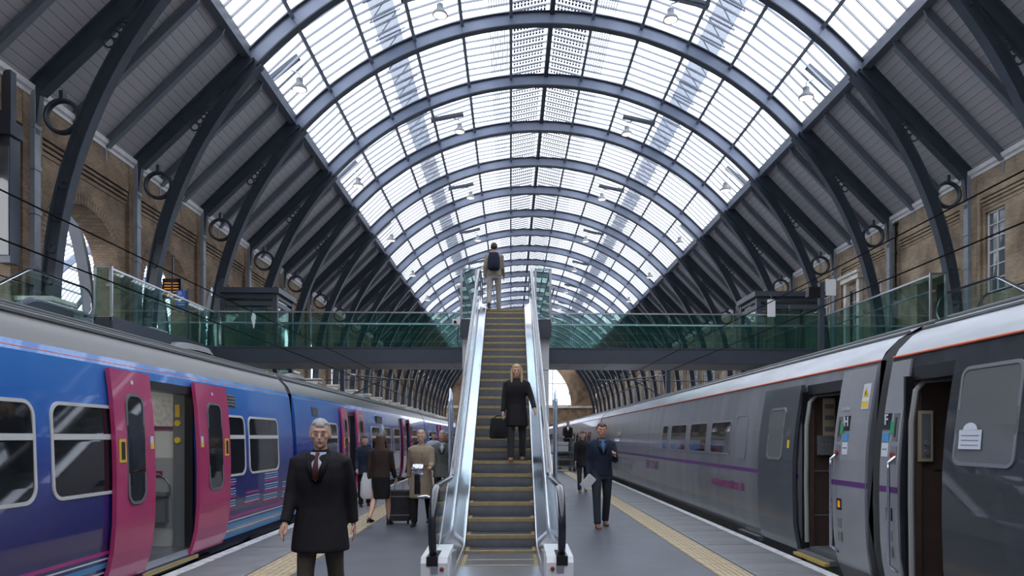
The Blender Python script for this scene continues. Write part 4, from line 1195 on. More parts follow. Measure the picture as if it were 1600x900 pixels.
b = MB(); Rc.patch(b, 9.25, 10.57, -.08, 2.30, .075, .05, 14); d = part('door', b, M_DOORG, c1)
b = MB(); Rc.frame(b, 9.62, 10.2, 1.28, 2.02, .1, .03, .088); part('door_window_rim', b, M_SIL, d)
b = MB(); Rc.pane(b, 9.63, 10.19, 1.3, 2.0, .09, .080); part('door_pane', b, mat('door pane misty', (.14, .15, .16), .1), d)
b = MB(); Rc.patch(b, 9.40, 9.47, 1.45, 1.56, .078, .004, 1); part('notice', b, M_YLW, d)
def rdoor_inside(t, ya, yb, hdr=True):
    b = MB().box(3.99, 4.06, yb-.02, yb+.06, .12, 2.28); b.box(3.99, 6.4, yb+.02, yb+.06, .12, 2.3); pt = part('partition', b, M_BRN, t)
    part('vestibule_lining', MB().box(6.3, 6.35, ya-.3, yb+.05, .12, 2.3).box(4.05, 6.3, ya-.35, ya-.3, .12, 2.3).box(4.05, 6.3, ya-.3, yb, 2.27, 2.3), M_BRN, t)
    part('door_header', MB().box(3.98, 4.15, ya, yb, 2.16, 2.29), M_BLACK, t)
    b = MB().tube([(3.96, yb-.02, .2), (3.95, yb-.02, 1.0), (3.955, yb-.02, 1.75), (4.0, yb-.02, 2.06), (4.09, yb-.02, 2.16), (4.4, yb-.02, 2.19)], .03, 8); part('door_surround', b, mat('surround grey', (.30, .31, .31), .5), t, True)
    part('door_seal', MB().box(3.9, 4.0, yb-.015, yb+.02, .1, 2.2), M_BLACK, t)
    b = MB().box(3.72+.12, 4.1, ya+.05, yb, .04, .10); part('door_step', b, M_GREYP, t)
    part('step_edge', MB().box(3.70+.08, 3.84, ya+.05, yb, .035, .07), mat('worn yellow', (.38, .27, .07), .6), t)
    return pt
pt = rdoor_inside(c1, 8.23, 9.22)
M_CREAM = mat('cream notice', (.42, .36, .26), .5)
part('notice_board', MB().box(4.18, 4.34, 9.2, 9.215, 1.6, 2.12), M_CREAM, pt)
for i in range(3): part('notice_line', MB().box(4.2, 4.32, 9.19, 9.2, 1.68+i*.15, 1.74+i*.15), M_GREYP, pt)
part('control_box', MB().box(4.10, 4.30, 9.16, 9.215, 1.36, 1.62), M_GREYP, pt)
b = MB()
for i in range(3): b.tube([(4.15+i*.05, 9.16, 1.5), (4.15+i*.05, 9.15, 1.5)], .015, 8)
part('button', b, M_SIL, pt)
part('panel_line', MB().box(4.03, 4.4, 9.205, 9.215, 1.14, 1.155).box(4.03, 4.4, 9.205, 9.215, .55, .565), M_SIL, pt)
b = MB(); Rc.patch(b, 10.75, 11.7, -.02, .05, .10, .09, 1); part('footstep', b, M_SIL, c1)
def end_module(t, ya, yb, rail_y, car, words, flip, triangle=True):
    b = MB(); Rc.patch(b, ya, yb, -.1, 2.38, .02, .02, 12); em = part('end_module', b, mat('end module silver', (.34, .35, .38), .28, .35, .1, 2), t)
    x = Rc.X(.9, .075)
    b = MB().tube([(Rc.X(.25, .02), rail_y, .25), (x, rail_y, .32), (x, rail_y, .5), (x, rail_y, 1.27), (x, rail_y, 1.34), (Rc.X(1.4, .02), rail_y, 1.4)], .018, 10)
    part('grab_rail', b, M_POL, em, True)
    X = lambda z: Rc.X(z, .026)
    g = -1 if flip else 1
    def plate(nm_, y_, z_, w, h, m_): 
        b = MB(); Rc.patch(b, y_-w/2, y_+w/2, z_-h/2, z_+h/2, .026, .006, 1); return part(nm_, b, m_, em)
    plate('handle_recess', rail_y-g*.03, 1.70, .09, .28, M_GREYP); plate('handle', rail_y-g*.03, 1.70, .03, .2, M_BLACK)
    plate('alarm_plate', rail_y-g*.03, 1.42, .11, .18, M_SIL)
    b = MB().tube([(X(1.42)-.0, rail_y-g*.03, 1.42), (X(1.42)-.02, rail_y-g*.03, 1.42)], .03, 12); part('alarm_button', b, M_RED, em)
    yc = rail_y-g*.2
    cl = plate('coach_letter_plate', yc, 1.76, .14, .17, M_BLACK)
    xa = (0, -1, 0); ya_ = (0, 0, 1)
    text('coach_letter', car, .15, (Rc.X(1.78, .036), yc, 1.775), xa, ya_, M_STW, em, bold=.004)
    plate('green_plate', yc+g*.11, 1.70, .07, .12, M_GRN)
    plate('blue_plate', yc, 1.60, .12, .09, mat('plate light blue', (.08, .30, .62), .4))
    nf = plate('pictogram_plate', yc, 1.47, .12, .14, M_STW)
    plate('pictogram_bar', yc, 1.475, .09, .015, M_RED)
    if words: text('words', words, .055, (Rc.X(1.92, .03), yc+.06, 1.93), xa, ya_, M_STW, em)
    yl = rail_y-g*.09
    plate('lamp_bezel', yl, .82, .11, .13, M_BLACK); plate('door_lamp', yl, .82, .06, .08, M_AMB)
    plate('socket', yl, .60, .09, .11, M_SIL); plate('socket', yl, .44, .09, .11, M_SIL)
    b = MB(); Rc.patch(b, ya, yb, 1.04, 1.10, .024, .004, 1); part('purple_stripe', b, M_PURP, em)
    if triangle:
        y_ = ya+.13; plate('warning_plate', y_, 2.05, .15, .28, M_STW)
        b = MB(); x_ = Rc.X(2.1, .034); b.add([(x_, y_-.06, 2.04), (x_, y_+.06, 2.04), (x_+.01, y_, 2.16)], [(0, 1, 2)]); part('warning_triangle', b, M_YLW, em)
        b = MB(); x_ = Rc.X(2.1, .037); b.add([(x_, y_-.01, 2.12), (x_, y_+.015, 2.09), (x_, y_+.002, 2.088), (x_, y_+.012, 2.055), (x_, y_-.015, 2.085), (x_, y_-.002, 2.09)], [(0, 1, 2, 3, 4, 5)]); part('warning_bolt', b, M_BLACK, em)
        plate('warning_text_plate', y_, 1.96, .13, .07, M_YLW)
    return em
end_module(c1, 7.44, 8.2, 8.12, 'H', 'Cafe Bar', False)
text('web_address', 'www.eastcoast.co.uk', .27, (Rc.X(.77, .016), 12.35, .79), (0, -1, 0), (0, 0, 1), M_MAG, c1, bold=.001, sx=.80)
text('company_name', 'EAST COAST', .33, (Rc.X(.80, .016), 18.9, .84), (0, -1, 0), (0, 0, 1), mat('faded plum lettering', (.17, .06, .13), .5), c1, sx=.9)
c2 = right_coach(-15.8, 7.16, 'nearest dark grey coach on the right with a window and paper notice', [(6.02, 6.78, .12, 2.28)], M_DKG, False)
em = end_module(c2, 6.80, 7.14, 6.86, 'F', None, True, False)
pt = rdoor_inside(c2, 6.02, 6.78)
b = MB().box(4.02, 4.16, 6.74, 6.76, 1.36, 1.86); bp = part('button_panel', b, M_CREAM, pt)
part('button_recess', MB().box(4.045, 4.135, 6.735, 6.745, 1.39, 1.83), M_GREYP, bp)
b = MB()
for zz in (1.45, 1.54): b.tube([(4.09, 6.735, zz), (4.09, 6.72, zz)], .026, 14)
part('button', b, M_SIL, bp)
part('grab_handle', MB().tube([(4.15, 6.70, 1.27), (4.32, 6.70, 1.27)], .014, 8), M_POL, pt)
b = MB(); Rc.patch(b, 4.6, 6.0, -.08, 2.34, .075, .05, 14); d = part('door', b, M_DKG, c2)
b = MB(); Rc.frame(b, 5.12, 5.86, 1.36, 2.2, .09, .03, .088); part('door_window_rim', b, M_SIL, d)
b = MB(); Rc.pane(b, 5.13, 5.85, 1.38, 2.18, .08, .080); part('door_pane', b, MATS['door pane misty'], d)
b = MB(); Rc.patch(b, 5.5, 5.78, 1.50, 1.66, .092, .003, 1); nt_ = part('paper_notice', b, M_STW, d)
b = MB(); 
arcp = [(5.64+.09*math.cos(PI*i/10), 1.66+.06*math.sin(PI*i/10)) for i in range(11)]
b.add([(Rc.X(z, .094), y, z) for y, z in arcp], [tuple(range(11))]); part('notice_top', b, M_STW, nt_)
for i in range(3): b = MB(); Rc.patch(b, 5.53, 5.75, 1.53+i*.04, 1.536+i*.04, .094, .001, 1); part('notice_line', b, M_GREYP, nt_)
[rwin(c2, a_, a_+1.5, 1.29, 2.0) for a_ in (2.0, -.2, -2.4, -4.6)]
for (a, e, i) in ((30.66, 53.6, 0), (53.9, 76.8, 1), (77.1, 100, 2)):
    t = right_coach(a, e, ('second silver coach behind the man in the blazer', 'third silver coach far along the right platform', 'last silver coach at the end of the right platform')[i], [], M_GREYL)
    for q in range(9): rwin(t, a+3+q*2.05, a+4.5+q*2.05, 1.29, 1.90)
for i, y in enumerate((7.14, 30.4, 53.6, 76.8)):
    b = MB().prism([(x, z) for x, z in mirror([(4.12, -.05), (3.99, .7), (4.1, 2.3), (4.25, 2.56), (4.8, 2.80), (5.22, 2.84)], RC)], y+.003, y+.257)
    o = single('gangway_bellows', b, M_BLACK, 'black gangway bellows between the %s grey coaches' % ('nearest two', 'second and third', 'third and fourth', 'fourth and last')[i], 'bellows', (RC, y, 0), 'bellows between the grey coaches')
    if i == 0:
        ORG[o] = (RC, y, 0)
        text('coach_mark', 'C', .13, (3.985, 7.25, 1.32), (0, -1, 0), (0, 0, 1), M_STW, o)

# ------------------------------------------------------------------ people
SKIN = mat('skin', (.56, .33, .24), .5, var=.06, vscale=20); SKIN2 = mat('skin warm', (.50, .26, .17), .5, var=.06, vscale=20)
EYEW = mat('eye white', (.42, .39, .37), .5); EYED = mat('eye dark', (.03, .02, .015), .2); LIP = mat('lips', (.42, .16, .13), .5)
def cloth(n, c, v=.12): return mat(n, c, .85, 0, v, 9, .25, 120, spec=.2)
def remesh(mb, vox, smooth=4):
    me = bpy.data.meshes.new('t'); me.from_pydata(mb.v, [], mb.f); me.update(); fixn(me)
    o = bpy.data.objects.new('t', me); C.objects.link(o)
    r = o.modifiers.new('r', 'REMESH'); r.mode = 'VOXEL'; r.voxel_size = vox; r.use_smooth_shade = True
    if smooth: q = o.modifiers.new('s', 'SMOOTH'); q.iterations = smooth; q.factor = .5
    dg = bpy.context.evaluated_depsgraph_get(); out = bpy.data.meshes.new_from_object(o.evaluated_get(dg))
    bpy.data.objects.remove(o); out.polygons.foreach_set('use_smooth', [True]*len(out.polygons)); return out
def mpart(name, me, m, parent):
    me.name = name; me.materials.clear(); me.materials.append(m)
    o = bpy.data.objects.new(name, me); C.objects.link(o); o.parent = parent; ORG[o] = (0, 0, 0); return o
def arm(s_, sw, abd, el, inw=0):
    """shoulder, elbow, wrist, forearm direction"""
    sh = Vector((s_*.180, .0, 1.385)); sw = math.radians(sw); abd = math.radians(abd*.6); el = math.radians(el); inw = math.radians(inw)
    d1 = Vector((s_*math.sin(abd), -math.sin(sw)*math.cos(abd), -math.cos(sw)*math.cos(abd)))
    a2 = sw+el
    d2 = Vector((s_*(math.sin(abd)*.6-math.sin(inw)), -math.sin(a2), -math.cos(a2))).normalized()
    e = sh+d1*.285; w = e+d2*.25; return sh, e, w, d2
def leg(s_, sw, kn, out=2):
    h = Vector((s_*.09, 0, .92)); a = math.radians(sw); b = math.radians(sw-kn); o = math.radians(out)
    k = h+Vector((s_*math.sin(o), -math.sin(a), -math.cos(a)))*.42
    n = k+Vector((0, -math.sin(b), -math.cos(b)))*.42; return h, k, n, b
def hand(b, w, d, s_, curl, r=.0088):
    d = d.normalized(); side = Vector((0, -1, 0)); side = (side-d*side.dot(d)); 
    if side.length < .2: side = Vector((0, 0, 1))-d*d.z
    side.normalize(); nrm = d.cross(side)*s_
    if nrm.x*s_ > 0: nrm = -nrm                       # palm faces the body
    b.tube([w-d*.02, w+d*.03, w+d*.085, w+d*.095], [(.018, .026), (.016, .034), (.014, .040), (.009, .034)], 10)
    for i, (o, L) in enumerate(((.030, .070), (.010, .078), (-.010, .072), (-.029, .056))):
        p = w+d*.08+side*o; dd = d.copy(); pts = [p-d*.02, p]
        for j, f in enumerate((.42, .32, .26)):
            dd = (dd+nrm*curl*(.35+.3*j)).normalized(); pts.append(pts[-1]+dd*L*f)
        b.tube(pts, [r*1.1, r*1.05, r, r*.93, r*.8], 7)
    p = w+d*.02+side*.025; t = (d*.6+side*.75+nrm*.25).normalized(); t2 = (t+d*.7).normalized()
    b.tube([p-t*.015, p, p+t*.035, p+t*.035+t2*.028, p+t*.035+t2*.048], [r*1.3, r*1.35, r*1.2, r, r*.8], 7)
def interp(tab, z):
    for a, c in zip(tab, tab[1:]):
        if a[0] <= z <= c[0]:
            f = (z-a[0])/(c[0]-a[0]); return tuple(a[i]+(c[i]-a[i])*f for i in range(1, len(a)))
    return tab[0][1:] if z < tab[0][0] else tab[-1][1:]
TORSO = [(.80, .150, .105, .01), (.92, .165, .115, .01), (1.02, .150, .105, .0), (1.12, .145, .105, -.005), (1.25, .165, .118, -.01), (1.35, .172, .115, -.005), (1.42, .150, .095, .005), (1.455, .100, .072, .01), (1.485, .060, .057, .012)]
def person(label, loc, head_deg, H, near, top, top_m, bottom, bot_m, hair, hair_m, shoe_m, arms, legs, skin=None, hem=.92, turn=0, fat=1.0, shirt=None, tie=None, beard=False, trim=None, group=None, lean=0):
    skin = skin or SKIN
    t = thing('person', label, 'person', (0, 0, 0), group); t.location = loc; t.rotation_euler = (0, 0, math.radians(head_deg)); t.scale = (H/1.75,)*3
    vb = .0075 if near == 2 else (.0095 if near == 1 else .014); vc = .012 if near == 2 else (.015 if near == 1 else .02)
    A = {s_: arm(s_, *arms[i]) for i, s_ in enumerate((-1, 1))}; Lg = {s_: leg(s_, *legs[i]) for i, s_ in enumerate((-1, 1))}
    zmin = min(Lg[1][2].z, Lg[-1][2].z)-.085
    D = Vector((0, 0, -zmin))
    def sh(mb): mb.v = [(v[0], v[1], v[2]+D.z) for v in mb.v]; return mb
    # body: one continuous surface
    b = MB()
    b.rings([(0, oy, z, rx*.93, ry*.93) for z, rx, ry, oy in TORSO], 18)
    RT = Matrix.Rotation(math.radians(turn), 4, 'Z')
    hc = Vector((0, -.014, 1.618))
    def hv(x, y, z): return hc+RT @ Vector((x, y, z))
    b.tube([(0, .012, 1.42), (0, .005, 1.50), hv(0, .01, -.06)], [.062, .054, .054], 12)
    b.ell(hv(0, .008, .012), (.076, .094, .104), 18, 12, RT); b.ell(hv(0, -.028, -.055), (.054, .058, .062), 14, 10, RT)
    b.ell(hv(0, -.066, -.098), (.022, .018, .018), 10, 8, RT)
    b.tube([hv(0, -.082, .012), hv(0, -.100, -.022), hv(0, -.108, -.034), hv(0, -.090, -.042)], [.008, .011, .014, .010], 8)
    b.ell(hv(0, -.078, .026), (.052, .016, .010), 10, 6, RT)
    for s_ in (-1, 1):
        b.ell(hv(s_*.045, -.055, -.022), (.022, .022, .02), 8, 6, RT); b.ell(hv(s_*.078, .008, -.012), (.010, .020, .032), 8, 6, RT)
    b.ell(hv(0, -.083, -.063), (.024, .012, .011), 10, 6, RT)
    for s_ in (-1, 1):
        S_, E_, W_, d2 = A[s_]
        b.tube([Vector((s_*.10, .0, 1.39)), S_, (S_+E_)/2, E_, (E_+W_)/2, W_], [.05, .052, .045, .038, .036, .025], 10)
        hand(b, W_, d2, s_, .45)
        h_, k_, n_, an = Lg[s_]
        b.tube([h_+Vector((0, 0, .06)), h_, (h_+k_)/2, k_, k_+(n_-k_)*.35, n_+(k_-n_)*.08, n_], [.082, .085, .072, .052, .052, .034, .034], 12)
        b.tube([n_+Vector((0, .03, -.03)), n_+Vector((0, -.06, -.05)), n_+Vector((0, -.15, -.065))], [(.03, .03), (.028, .036), (.015, .034)], 10)
    me = remesh(sh(b), vb, 3 if near == 2 else 2); body = mpart('body', me, skin, t)
    if near:
        for s_ in (-1, 1):
            p = hv(s_*.031, -.082, .002)+D; q = MB().ell(p, (.012, .008, .006), 10, 6, RT); e = part('eye', q, EYEW, t, 'all')
            q = MB().ell(p+RT @ Vector((0, -.0065, 0)), (.0048, .004, .0048), 8, 6, RT); part('iris', q, EYED, e, 'all')
            q = MB().tube([hv(s_*.016, -.094, .024)+D, hv(s_*.034, -.092, .029)+D, hv(s_*.048, -.080, .022)+D], [.002, .003, .002], 6); part('eyebrow', q, hair_m, t, 'all')
        q = MB().ell(hv(0, -.092, -.063)+D, (.021, .006, .005), 10, 6, RT); part('mouth', q, LIP, t, 'all')
    # hair
    if hair:
        q = MB().ell((0, 0, 0), (.086, .107, .116) if hair == 'thin' else (.090, .112, .120), 22, 14)
        vs = []
        for v in q.v:
            v = Vector(v)
            if v.y < -.02 and v.z < (.058 if hair != 'thin' else .082)-.25*max(0, -.06-v.y): v *= .72
            elif v.z < -.03 and hair in ('short', 'thin') and v.y < .04: v *= .75
            elif v.z < -.07: v *= .85
            v += Vector((random.uniform(-1, 1), random.uniform(-1, 1), random.uniform(-1, 1)))*.0025
            vs.append(tuple(hv(v.x, v.y+.012, v.z+.014)))
        q.v = vs
        if hair == 'long':
            q.rings([(0, .055, 1.70, .07, .05), (0, .065, 1.60, .088, .05), (0, .07, 1.50, .095, .045), (0, .085, 1.40, .10, .035), (0, .10, 1.30, .08, .025), (0, .10, 1.26, .04, .015)], 16)
            for s_ in (-1, 1): q.tube([(s_*.06, -.03, 1.72), (s_*.085, -.03, 1.63), (s_*.088, -.045, 1.53), (s_*.09, -.075, 1.44), (s_*.08, -.10, 1.36)], [.015, .024, .026, .022, .01], 8)
        if hair == 'bun': q.ell((0, .11, 1.68), (.045, .04, .045))
        mpart('hair', remesh(sh(q), .010 if near else .014, 3), hair_m, t)
    # upper clothing
    b = MB(); f = fat
    g = .022
    tab = []
    for z, rx, ry, oy in TORSO:
        if z < .95 or z > 1.47: continue
        tab.append((z, (rx+g)*f, (ry+g)*f, oy))
    low = []
    if top == 'coat':
        low = [(hem, .208*f, .185*f, .0), (hem+.02, .211*f, .188*f, .0), ((hem+.95)/2, .20*f, .165*f, .0)]
        tab = low+tab[0:]
    else:
        low = [(hem, .185*f, .135*f, .01)]; tab = low+tab
    b.rings([(0, oy, z, rx, ry) for z, rx, ry, oy in tab], 20)
    b.tube([(0, .012, 1.44), (0, .008, 1.485), (0, .004, 1.50)], [.078, .070, .066], 14)
    for s_ in (-1, 1):
        S_, E_, W_, d2 = A[s_]
        slv = W_-d2*.01
        b.tube([Vector((s_*.05, .005, 1.425)), Vector((s_*.12, .0, 1.41)), S_, S_+(E_-S_)*.5, E_, (E_+W_)/2, slv], [.050*f, .060*f, .068*f, .062*f, .055*f, .049, .045], 12)
    me = remesh(sh(b), vc, 3); tp = mpart({'coat': 'coat', 'jacket': 'jacket', 'shirt': 'shirt'}[top], me, top_m, t)
    fr = lambda z: -(interp(tab, z)[1])+interp(tab, z)[2]
    if shirt:
        q = MB(); rows = []
        for i in range(7):
            z = 1.24+.23*i/6; w = .004+.060*i/6; rows.append((z, w, fr(z)-.010+.02*(i/6)**3))
        q.add([v for z, w, y in rows for v in ((-w, y+w*.25, z), (0, y-.006, z), (w, y+w*.25, z))], [f_ for i in range(6) for f_ in ((3*i, 3*i+1, 3*i+4, 3*i+3), (3*i+1, 3*i+2, 3*i+5, 3*i+4))])
        part('shirt_front', sh(q), shirt, t, 'all')
        for s_ in (-1, 1):
            q = MB(); pts = [(1.22, .0, .05), (1.34, .030, .085), (1.45, .060, .100)]
            vs = []
            for z, a, c in pts:
                y = fr(z); vs += [(s_*a, y-.020+.012*(z > 1.4), z), (s_*c, y-.004+.02*(z > 1.4)+.01, z+.01), (s_*(a+c)/2, y+.02, z)]
            q.add(vs, [(0, 1, 4, 3), (3, 4, 7, 6), (0, 3, 5, 2), (3, 6, 8, 5), (1, 2, 5, 4), (4, 5, 8, 7), (0, 2, 1), (6, 7, 8)]); part('lapel', sh(q), top_m, t, 'all')
        if tie:
            q = MB().tube([(0, fr(1.45)-.004, 1.46), (0, fr(1.42)-.018, 1.43), (0, fr(1.35)-.022, 1.35), (0, fr(1.25)-.018, 1.25)], [(.014, .018), (.008, .012), (.007, .022), (.006, .024)], 8)
            part('tie', sh(q), tie, t, 'all')
    if trim:
        part('belt', sh(MB().rings([(0, interp(tab, 1.08)[2], z, interp(tab, 1.08)[0]+.012, interp(tab, 1.08)[1]+.012) for z in (1.055, 1.10)], 20)), trim, t, True)
        q = MB()
        for z in (1.30, 1.20, 1.0, .9): q.ell((.05, fr(z)-.012, z), (.012, .008, .012), 8, 5)
        part('button_row', sh(q), trim, t, 'all')
    # lower clothing
    b = MB()
    if bottom == 'trousers':
        b.rings([(0, .01, .80, .165, .115), (0, .01, .90, .178, .125), (0, .005, 1.0, .165, .115), (0, 0, 1.05, .155, .11)], 18)
        for s_ in (-1, 1):
            h_, k_, n_, an = Lg[s_]; k2 = k_+(n_-k_)
            b.tube([h_+Vector((0, 0, .05)), h_, (h_+k_)/2, k_, (k_+n_)/2, n_+(k_-n_)*.06, n_+Vector((0, .0, -.015))], [.095, .098, .085, .070, .064, .060, .062], 14)
    else:
        kz = min((Lg[1][1].z+Lg[-1][1].z)/2, .6)-(.0 if bottom == 'skirt' else .3)
        ky = (Lg[1][1].y+Lg[-1][1].y)/2
        b.rings([(0, ky*.8, kz, .165, .155), (0, ky*.5, (kz+.9)/2, .18, .15), (0, .01, .88, .182, .13), (0, .0, 1.05, .150, .11)], 20)
    mpart({'trousers': 'trousers', 'skirt': 'skirt', 'longskirt': 'skirt'}[bottom], remesh(sh(b), vc, 3), bot_m, t)
    for s_ in (-1, 1):
        h_, k_, n_, an = Lg[s_]
        q = MB(); n2 = n_
        RX = Matrix.Rotation(-an*.6 if an > 0 else an*-.5, 4, 'X')
        fo = lambda y, z: n2+Vector((0, y, z))
        q.tube([fo(.055, -.045), fo(.02, -.035), fo(-.05, -.045), fo(-.12, -.058), fo(-.185, -.066)], [(.030, .030), (.045, .036), (.036, .040), (.026, .044), (.016, .030)], 12)
        q.box(n2.x-.034, n2.x+.034, n2.y-.17, n2.y+.07, n2.z-.085, n2.z-.068)
        if bottom == 'trousers': q.tube([fo(.01, -.03), fo(.01, .03)], [.045, .045], 10)
        mpart('shoe', remesh(sh(q), .009 if near else .014, 1), shoe_m, t)
    t['hands'] = 0; del t['hands']
    M = Matrix.Translation(loc) @ Matrix.Rotation(math.radians(head_deg), 4, 'Z') @ Matrix.Scale(H/1.75, 4)
    return t, {s_: M @ (A[s_][2]+A[s_][3]*.09+D) for s_ in (-1, 1)}
BLK = cloth('cloth black', (.016, .015, .018)); CHAR = cloth('cloth charcoal', (.035, .034, .038)); BRNT = cloth('cloth brown grey', (.085, .070, .055))
NAVY = cloth('cloth navy', (.018, .024, .045)); DENIM = cloth('cloth dark trouser', (.030, .036, .050)); TRENCH = cloth('cloth trench', (.30, .235, .17))
LBLUE = cloth('shirt blue', (.07, .13, .28)); PALE = cloth('shirt pale', (.45, .50, .62)); OLIVE = cloth('cloth olive grey', (.13, .14, .125)); STONE_T = cloth('trouser stone', (.34, .31, .29)); BEIGE = cloth('jacket beige', (.28, .24, .20))
REDBR = cloth('cloth dark red', (.10, .03, .03))
HG = mat('hair grey', (.36, .34, .34), .7, bump=.4, bscale=120, var=.2, vscale=60); HB = mat('hair brown', (.07, .035, .022), .6, bump=.4, bscale=120, var=.3, vscale=60)
HD = mat('hair dark', (.022, .017, .015), .6, bump=.4, bscale=120); HY = mat('hair blond', (.42, .29, .16), .6, bump=.4, bscale=120, var=.25, vscale=60)
SHB = mat('shoe black', (.012, .011, .012), .3); SHT = mat('shoe tan', (.20, .085, .045), .4)
W0 = ((-14, 8, 14), (12, 8, 18)); 
person('grey haired man in black coat and tie walking in the left foreground', (-1.58, 5.86, 0), 2, 1.76, 2, 'coat', BLK, 'trousers', BRNT, 'short', HG, SHB,
       ((10, 13, 22), (-16, 16, 14)), ((9, 4), (-10, 12)), hem=.66, turn=10, fat=1.12, shirt=PALE, tie=REDBR)
_, hd = person('man in dark blazer and blue shirt carrying papers along the right platform', (1.62, 12.4, 0), 4, 1.88, 1, 'jacket', NAVY, 'trousers', DENIM, 'short', HB, SHT,
       ((-8, 12, 30), (22, 10, 92, 20)), ((15, 5), (-9, 10)), skin=SKIN2, hem=.86, shirt=LBLUE)
p = hd[-1]
o = single('papers', MB().box(-.08, .08, -.004, .004, -.13, .13).box(-.07, .09, -.012, -.003, -.12, .11), cloth('paper white', (.62, .62, .66), .03), 'white papers in the hand of the man in the dark blazer', 'papers', (0, 0, 0)); o.location = (p.x-.01, p.y-.04, p.z-.02); o.rotation_euler = (.2, .7, .1)
person('dark dressed person just behind the man in the blazer', (2.1, 20.3, 0), 0, 1.80, 0, 'coat', BLK, 'trousers', CHAR, 'short', HB, SHT, ((10, 8, 12), (-12, 8, 12)), ((14, 4), (-10, 10)), hem=.72)
_, hw = person('blond woman in black walking down the central escalator', (.10, 11.78, 1.20), 0, 1.64, 1, 'coat', BLK, 'trousers', CHAR, 'long', HY, SHT,
       ((6, 14, 14), (18, 30, 20)), ((10, 4), (-4, 10)), hem=.62)
p = hw[-1]
t = thing('shoulder_bag', 'black shoulder bag at the side of the blond woman on the escalator', 'bag', (p.x-.06, p.y, p.z-.38))
part('bag_body', MB().rings([(p.x-.07, p.y, p.z-.36, .12, .06), (p.x-.07, p.y, p.z-.34, .15, .075), (p.x-.07, p.y, p.z-.15, .14, .07), (p.x-.07, p.y, p.z-.02, .12, .03)], 16), BLK, t, True)
part('strap', MB().tube([(p.x-.17, p.y, p.z-.05), (p.x-.10, p.y, p.z+.02), (p.x-.02, p.y, p.z+.02), (p.x+.03, p.y, p.z-.05)], .010, 6), BLK, t, True)
person('man in beige jacket and dark rucksack at the top of the escalator, seen from behind', (-.44, 18.45, DK), 176, 1.82, 1, 'jacket', BEIGE, 'trousers', STONE_T, 'short', HD, SHB,
       ((14, 8, 40), (-10, 12, 20)), ((14, 4), (-12, 14)), hem=.88, fat=1.05)
x, y, z = -.44, 18.45-.20, DK
t = thing('rucksack', 'dark navy rucksack on the back of the man at the escalator top', 'bag', (x, y, z+1.0))
q = MB().rings([(x, y-.0, z+1.02, .13, .06), (x, y-.02, z+1.06, .16, .09), (x, y-.02, z+1.3, .16, .085), (x, y, z+1.48, .12, .05)], 16); part('pack', q, NAVY, t, True)
q = MB().rings([(x, y-.09, z+1.08, .10, .03), (x, y-.10, z+1.18, .11, .035), (x, y-.09, z+1.26, .10, .03)], 12); part('pocket', q, NAVY, t, True)
person('dark haired woman in black standing by the blue train doors', (-3.36, 16.2, 0), 20, 1.64, 1, 'coat', NAVY, 'trousers', BLK, 'bun', HD, SHB, ((10, 8, 30), (6, 8, 40)), ((6, 4), (-6, 6)), hem=.78)
_, hp = person('woman with long brown hair in dark skirt walking away with bare legs', (-2.36, 12.78, 0), 170, 1.68, 1, 'jacket', cloth('cloth dark brown', (.045, .028, .026)), 'skirt', BLK, 'long', HB, SHB,
       ((12, 8, 20), (-8, 10, 12)), ((12, 4), (-8, 30)), hem=.90)
p = min(hp.values(), key=lambda v: v.x)
t = thing('shopping_bag', 'long white cloth bag hanging beside the woman in the dark skirt', 'bag', (p.x-.02, p.y, p.z-.6))
PW_ = cloth('bag white', (.66, .66, .70), .05)
part('bag_body', MB().rings([(p.x-.02, p.y, .48, .10, .05), (p.x-.02, p.y, .53, .14, .07), (p.x-.02, p.y, .78, .13, .06), (p.x-.02, p.y, .95, .08, .03)], 16), PW_, t, True)
part('handle', MB().tube([(p.x-.08, p.y, .93), (p.x-.03, p.y, p.z+.02), (p.x+.01, p.y, p.z+.02), (p.x+.04, p.y, .93)], .012, 6), PW_, t, True)
_, hp = person('fair haired woman in belted beige trench coat beside a dark suitcase', (-1.62, 12.72, 0), -6, 1.74, 1, 'coat', TRENCH, 'trousers', BLK, 'bun', HY, SHB,
       ((-14, 16, 10), (20, 12, 60)), ((10, 4), (-10, 12)), hem=.50, fat=1.06, trim=cloth('belt tan', (.20, .15, .10)))
p = hp[-1]; x, y = p.x-.20, p.y+.16
t = thing('suitcase', 'dark wheeled suitcase pulled by the woman in the trench coat', 'suitcase', (x, y, 0))
q = MB().box(x-.21, x+.21, y-.13, y+.13, .06, .62); me_ = remesh(q, .012, 6); me_.transform(Matrix.Translation((-x, -y, 0))); mpart('case', me_, CHAR, t)
q = MB()
for zz in (.16, .5): q.box(x-.215, x+.215, y-.14, y-.125, zz, zz+.02)
part('zip_rib', q, M_GREYP, t)
for s_ in (-1, 1): part('wheel', MB().tube([(x+s_*.17-.015, y, .035), (x+s_*.17+.015, y, .035)], .035, 14), M_BLACK, t)
part('pull_handle', MB().tube([(x-.08, y, .60), (x-.08, y, p.z), (x+.08, y, p.z), (x+.08, y, .60)], .009, 6), M_STEEL, t)
person('man in olive grey coat half hidden behind the escalator side', (-1.50, 15.4, 0), 0, 1.76, 1, 'coat', OLIVE, 'trousers', CHAR, 'short', HG, SHB, ((8, 8, 12), (-10, 8, 14)), ((10, 4), (-10, 10)), hem=.72, shirt=PALE)
person('man in pale blue shirt further up the left platform', (-2.45, 22.3, 0), 0, 1.78, 0, 'shirt', PALE, 'trousers', CHAR, 'short', HB, SHB, ((10, 8, 12), (-8, 8, 12)), ((12, 4), (-10, 10)), hem=.90)
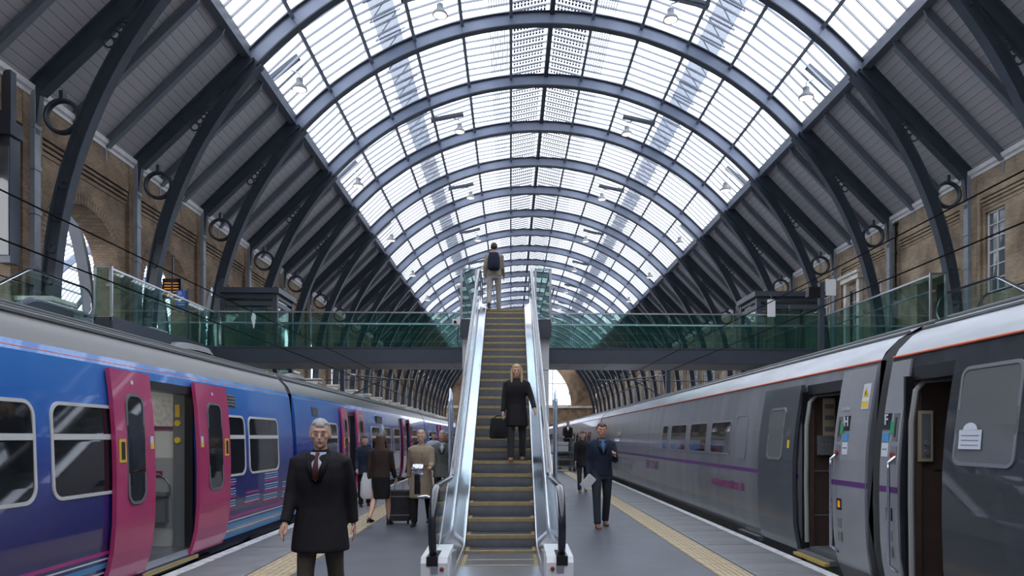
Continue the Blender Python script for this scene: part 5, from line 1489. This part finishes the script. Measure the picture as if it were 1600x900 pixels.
person('dark coated person near the far blue train door', (-3.2, 24.8, 0), 10, 1.72, 0, 'coat', BLK, 'trousers', BLK, 'short', HD, SHB, ((6, 8, 12), (-8, 8, 12)), ((8, 4), (-8, 8)), hem=.74)
person('person in brown coat furthest up the left platform', (-2.6, 28.0, 0), 0, 1.72, 0, 'coat', BRNT, 'trousers', CHAR, 'short', HD, SHB, ((6, 8, 12), (-8, 8, 12)), ((10, 4), (-8, 8)), hem=.7)
# tug and roll cages on the right platform
x, y = 2.86, 34.6
t = thing('platform_tug', 'small dark tug carrying the driver behind the roll cages', 'vehicle', (x, y, 0))
q = MB().box(x-.5, x+.5, y-.5, y+1.2, .18, .62); q.box(x-.48, x+.48, y+.7, y+1.2, .62, 1.1); part('chassis', q, M_UND, t)
for s_ in (-1, 1):
    for yy in (-.2, .9): part('wheel', MB().tube([(x+s_*.42-.06, y+yy, .19), (x+s_*.42+.06, y+yy, .19)], .19, 14), M_BLACK, t)
part('steering_column', MB().tube([(x, y-.3, .6), (x, y-.2, 1.35)], .03, 8).ring((x, y-.2, 1.36), .17, .015, 'z', 16, 5), M_BLACK, t)
person('tug driver in dark jacket and white shirt standing above the roll cages', (2.86, 34.9, .62), 0, 1.78, 0, 'jacket', BLK, 'trousers', BLK, 'short', HD, SHB, ((10, 12, 50), (10, 12, 50)), ((4, 4), (-4, 4)), hem=.88, shirt=cloth('shirt white', (.7, .7, .72)))
M_CAGE = mat('cage dull grey', (.16, .165, .17), .5, .4)
def cage(x, y, label):
    t = thing('roll_cage', label, 'trolley', (x, y, 0), 'roll cages on the right platform')
    part('base', MB().box(x-.38, x+.38, y-.35, y+.35, .18, .24), M_CAGE, t)
    q = MB()
    for xx in (-.38, .38):
        for yy in (-.35, .35): q.box(x+xx-.02, x+xx+.02, y+yy-.02, y+yy+.02, .18, 1.55)
    for zz in (.5, .85, 1.2, 1.53):
        for yy in (-.35, .35): q.box(x-.38, x+.38, y+yy-.012, y+yy+.012, zz, zz+.03)
        for xx in (-.38, .38): q.box(x+xx-.012, x+xx+.012, y-.35, y+.35, zz, zz+.03)
    part('cage_frame', q, M_CAGE, t)
    for zz in (.55, .9): part('shelf', MB().box(x-.37, x+.37, y-.34, y+.34, zz, zz+.03), M_CAGE, t)
    for xx in (-.32, .32):
        for yy in (-.28, .28): part('castor', MB().tube([(x+xx-.03, y+yy, .09), (x+xx+.03, y+yy, .09)], .09, 12), M_BLACK, t)
    return t
c_ = cage(2.45, 32.6, 'steel roll cage with white box on its top shelf'); cage(3.3, 32.6, 'empty steel roll cage beside the right platform edge')
t = single('storage_box', MB().box(2.2, 2.68, 32.35, 32.85, .935, 1.3).box(2.18, 2.70, 32.33, 32.87, 1.3, 1.36), M_WHITE, 'white box lying in the left roll cage', 'box', (2.45, 32.6, .93))
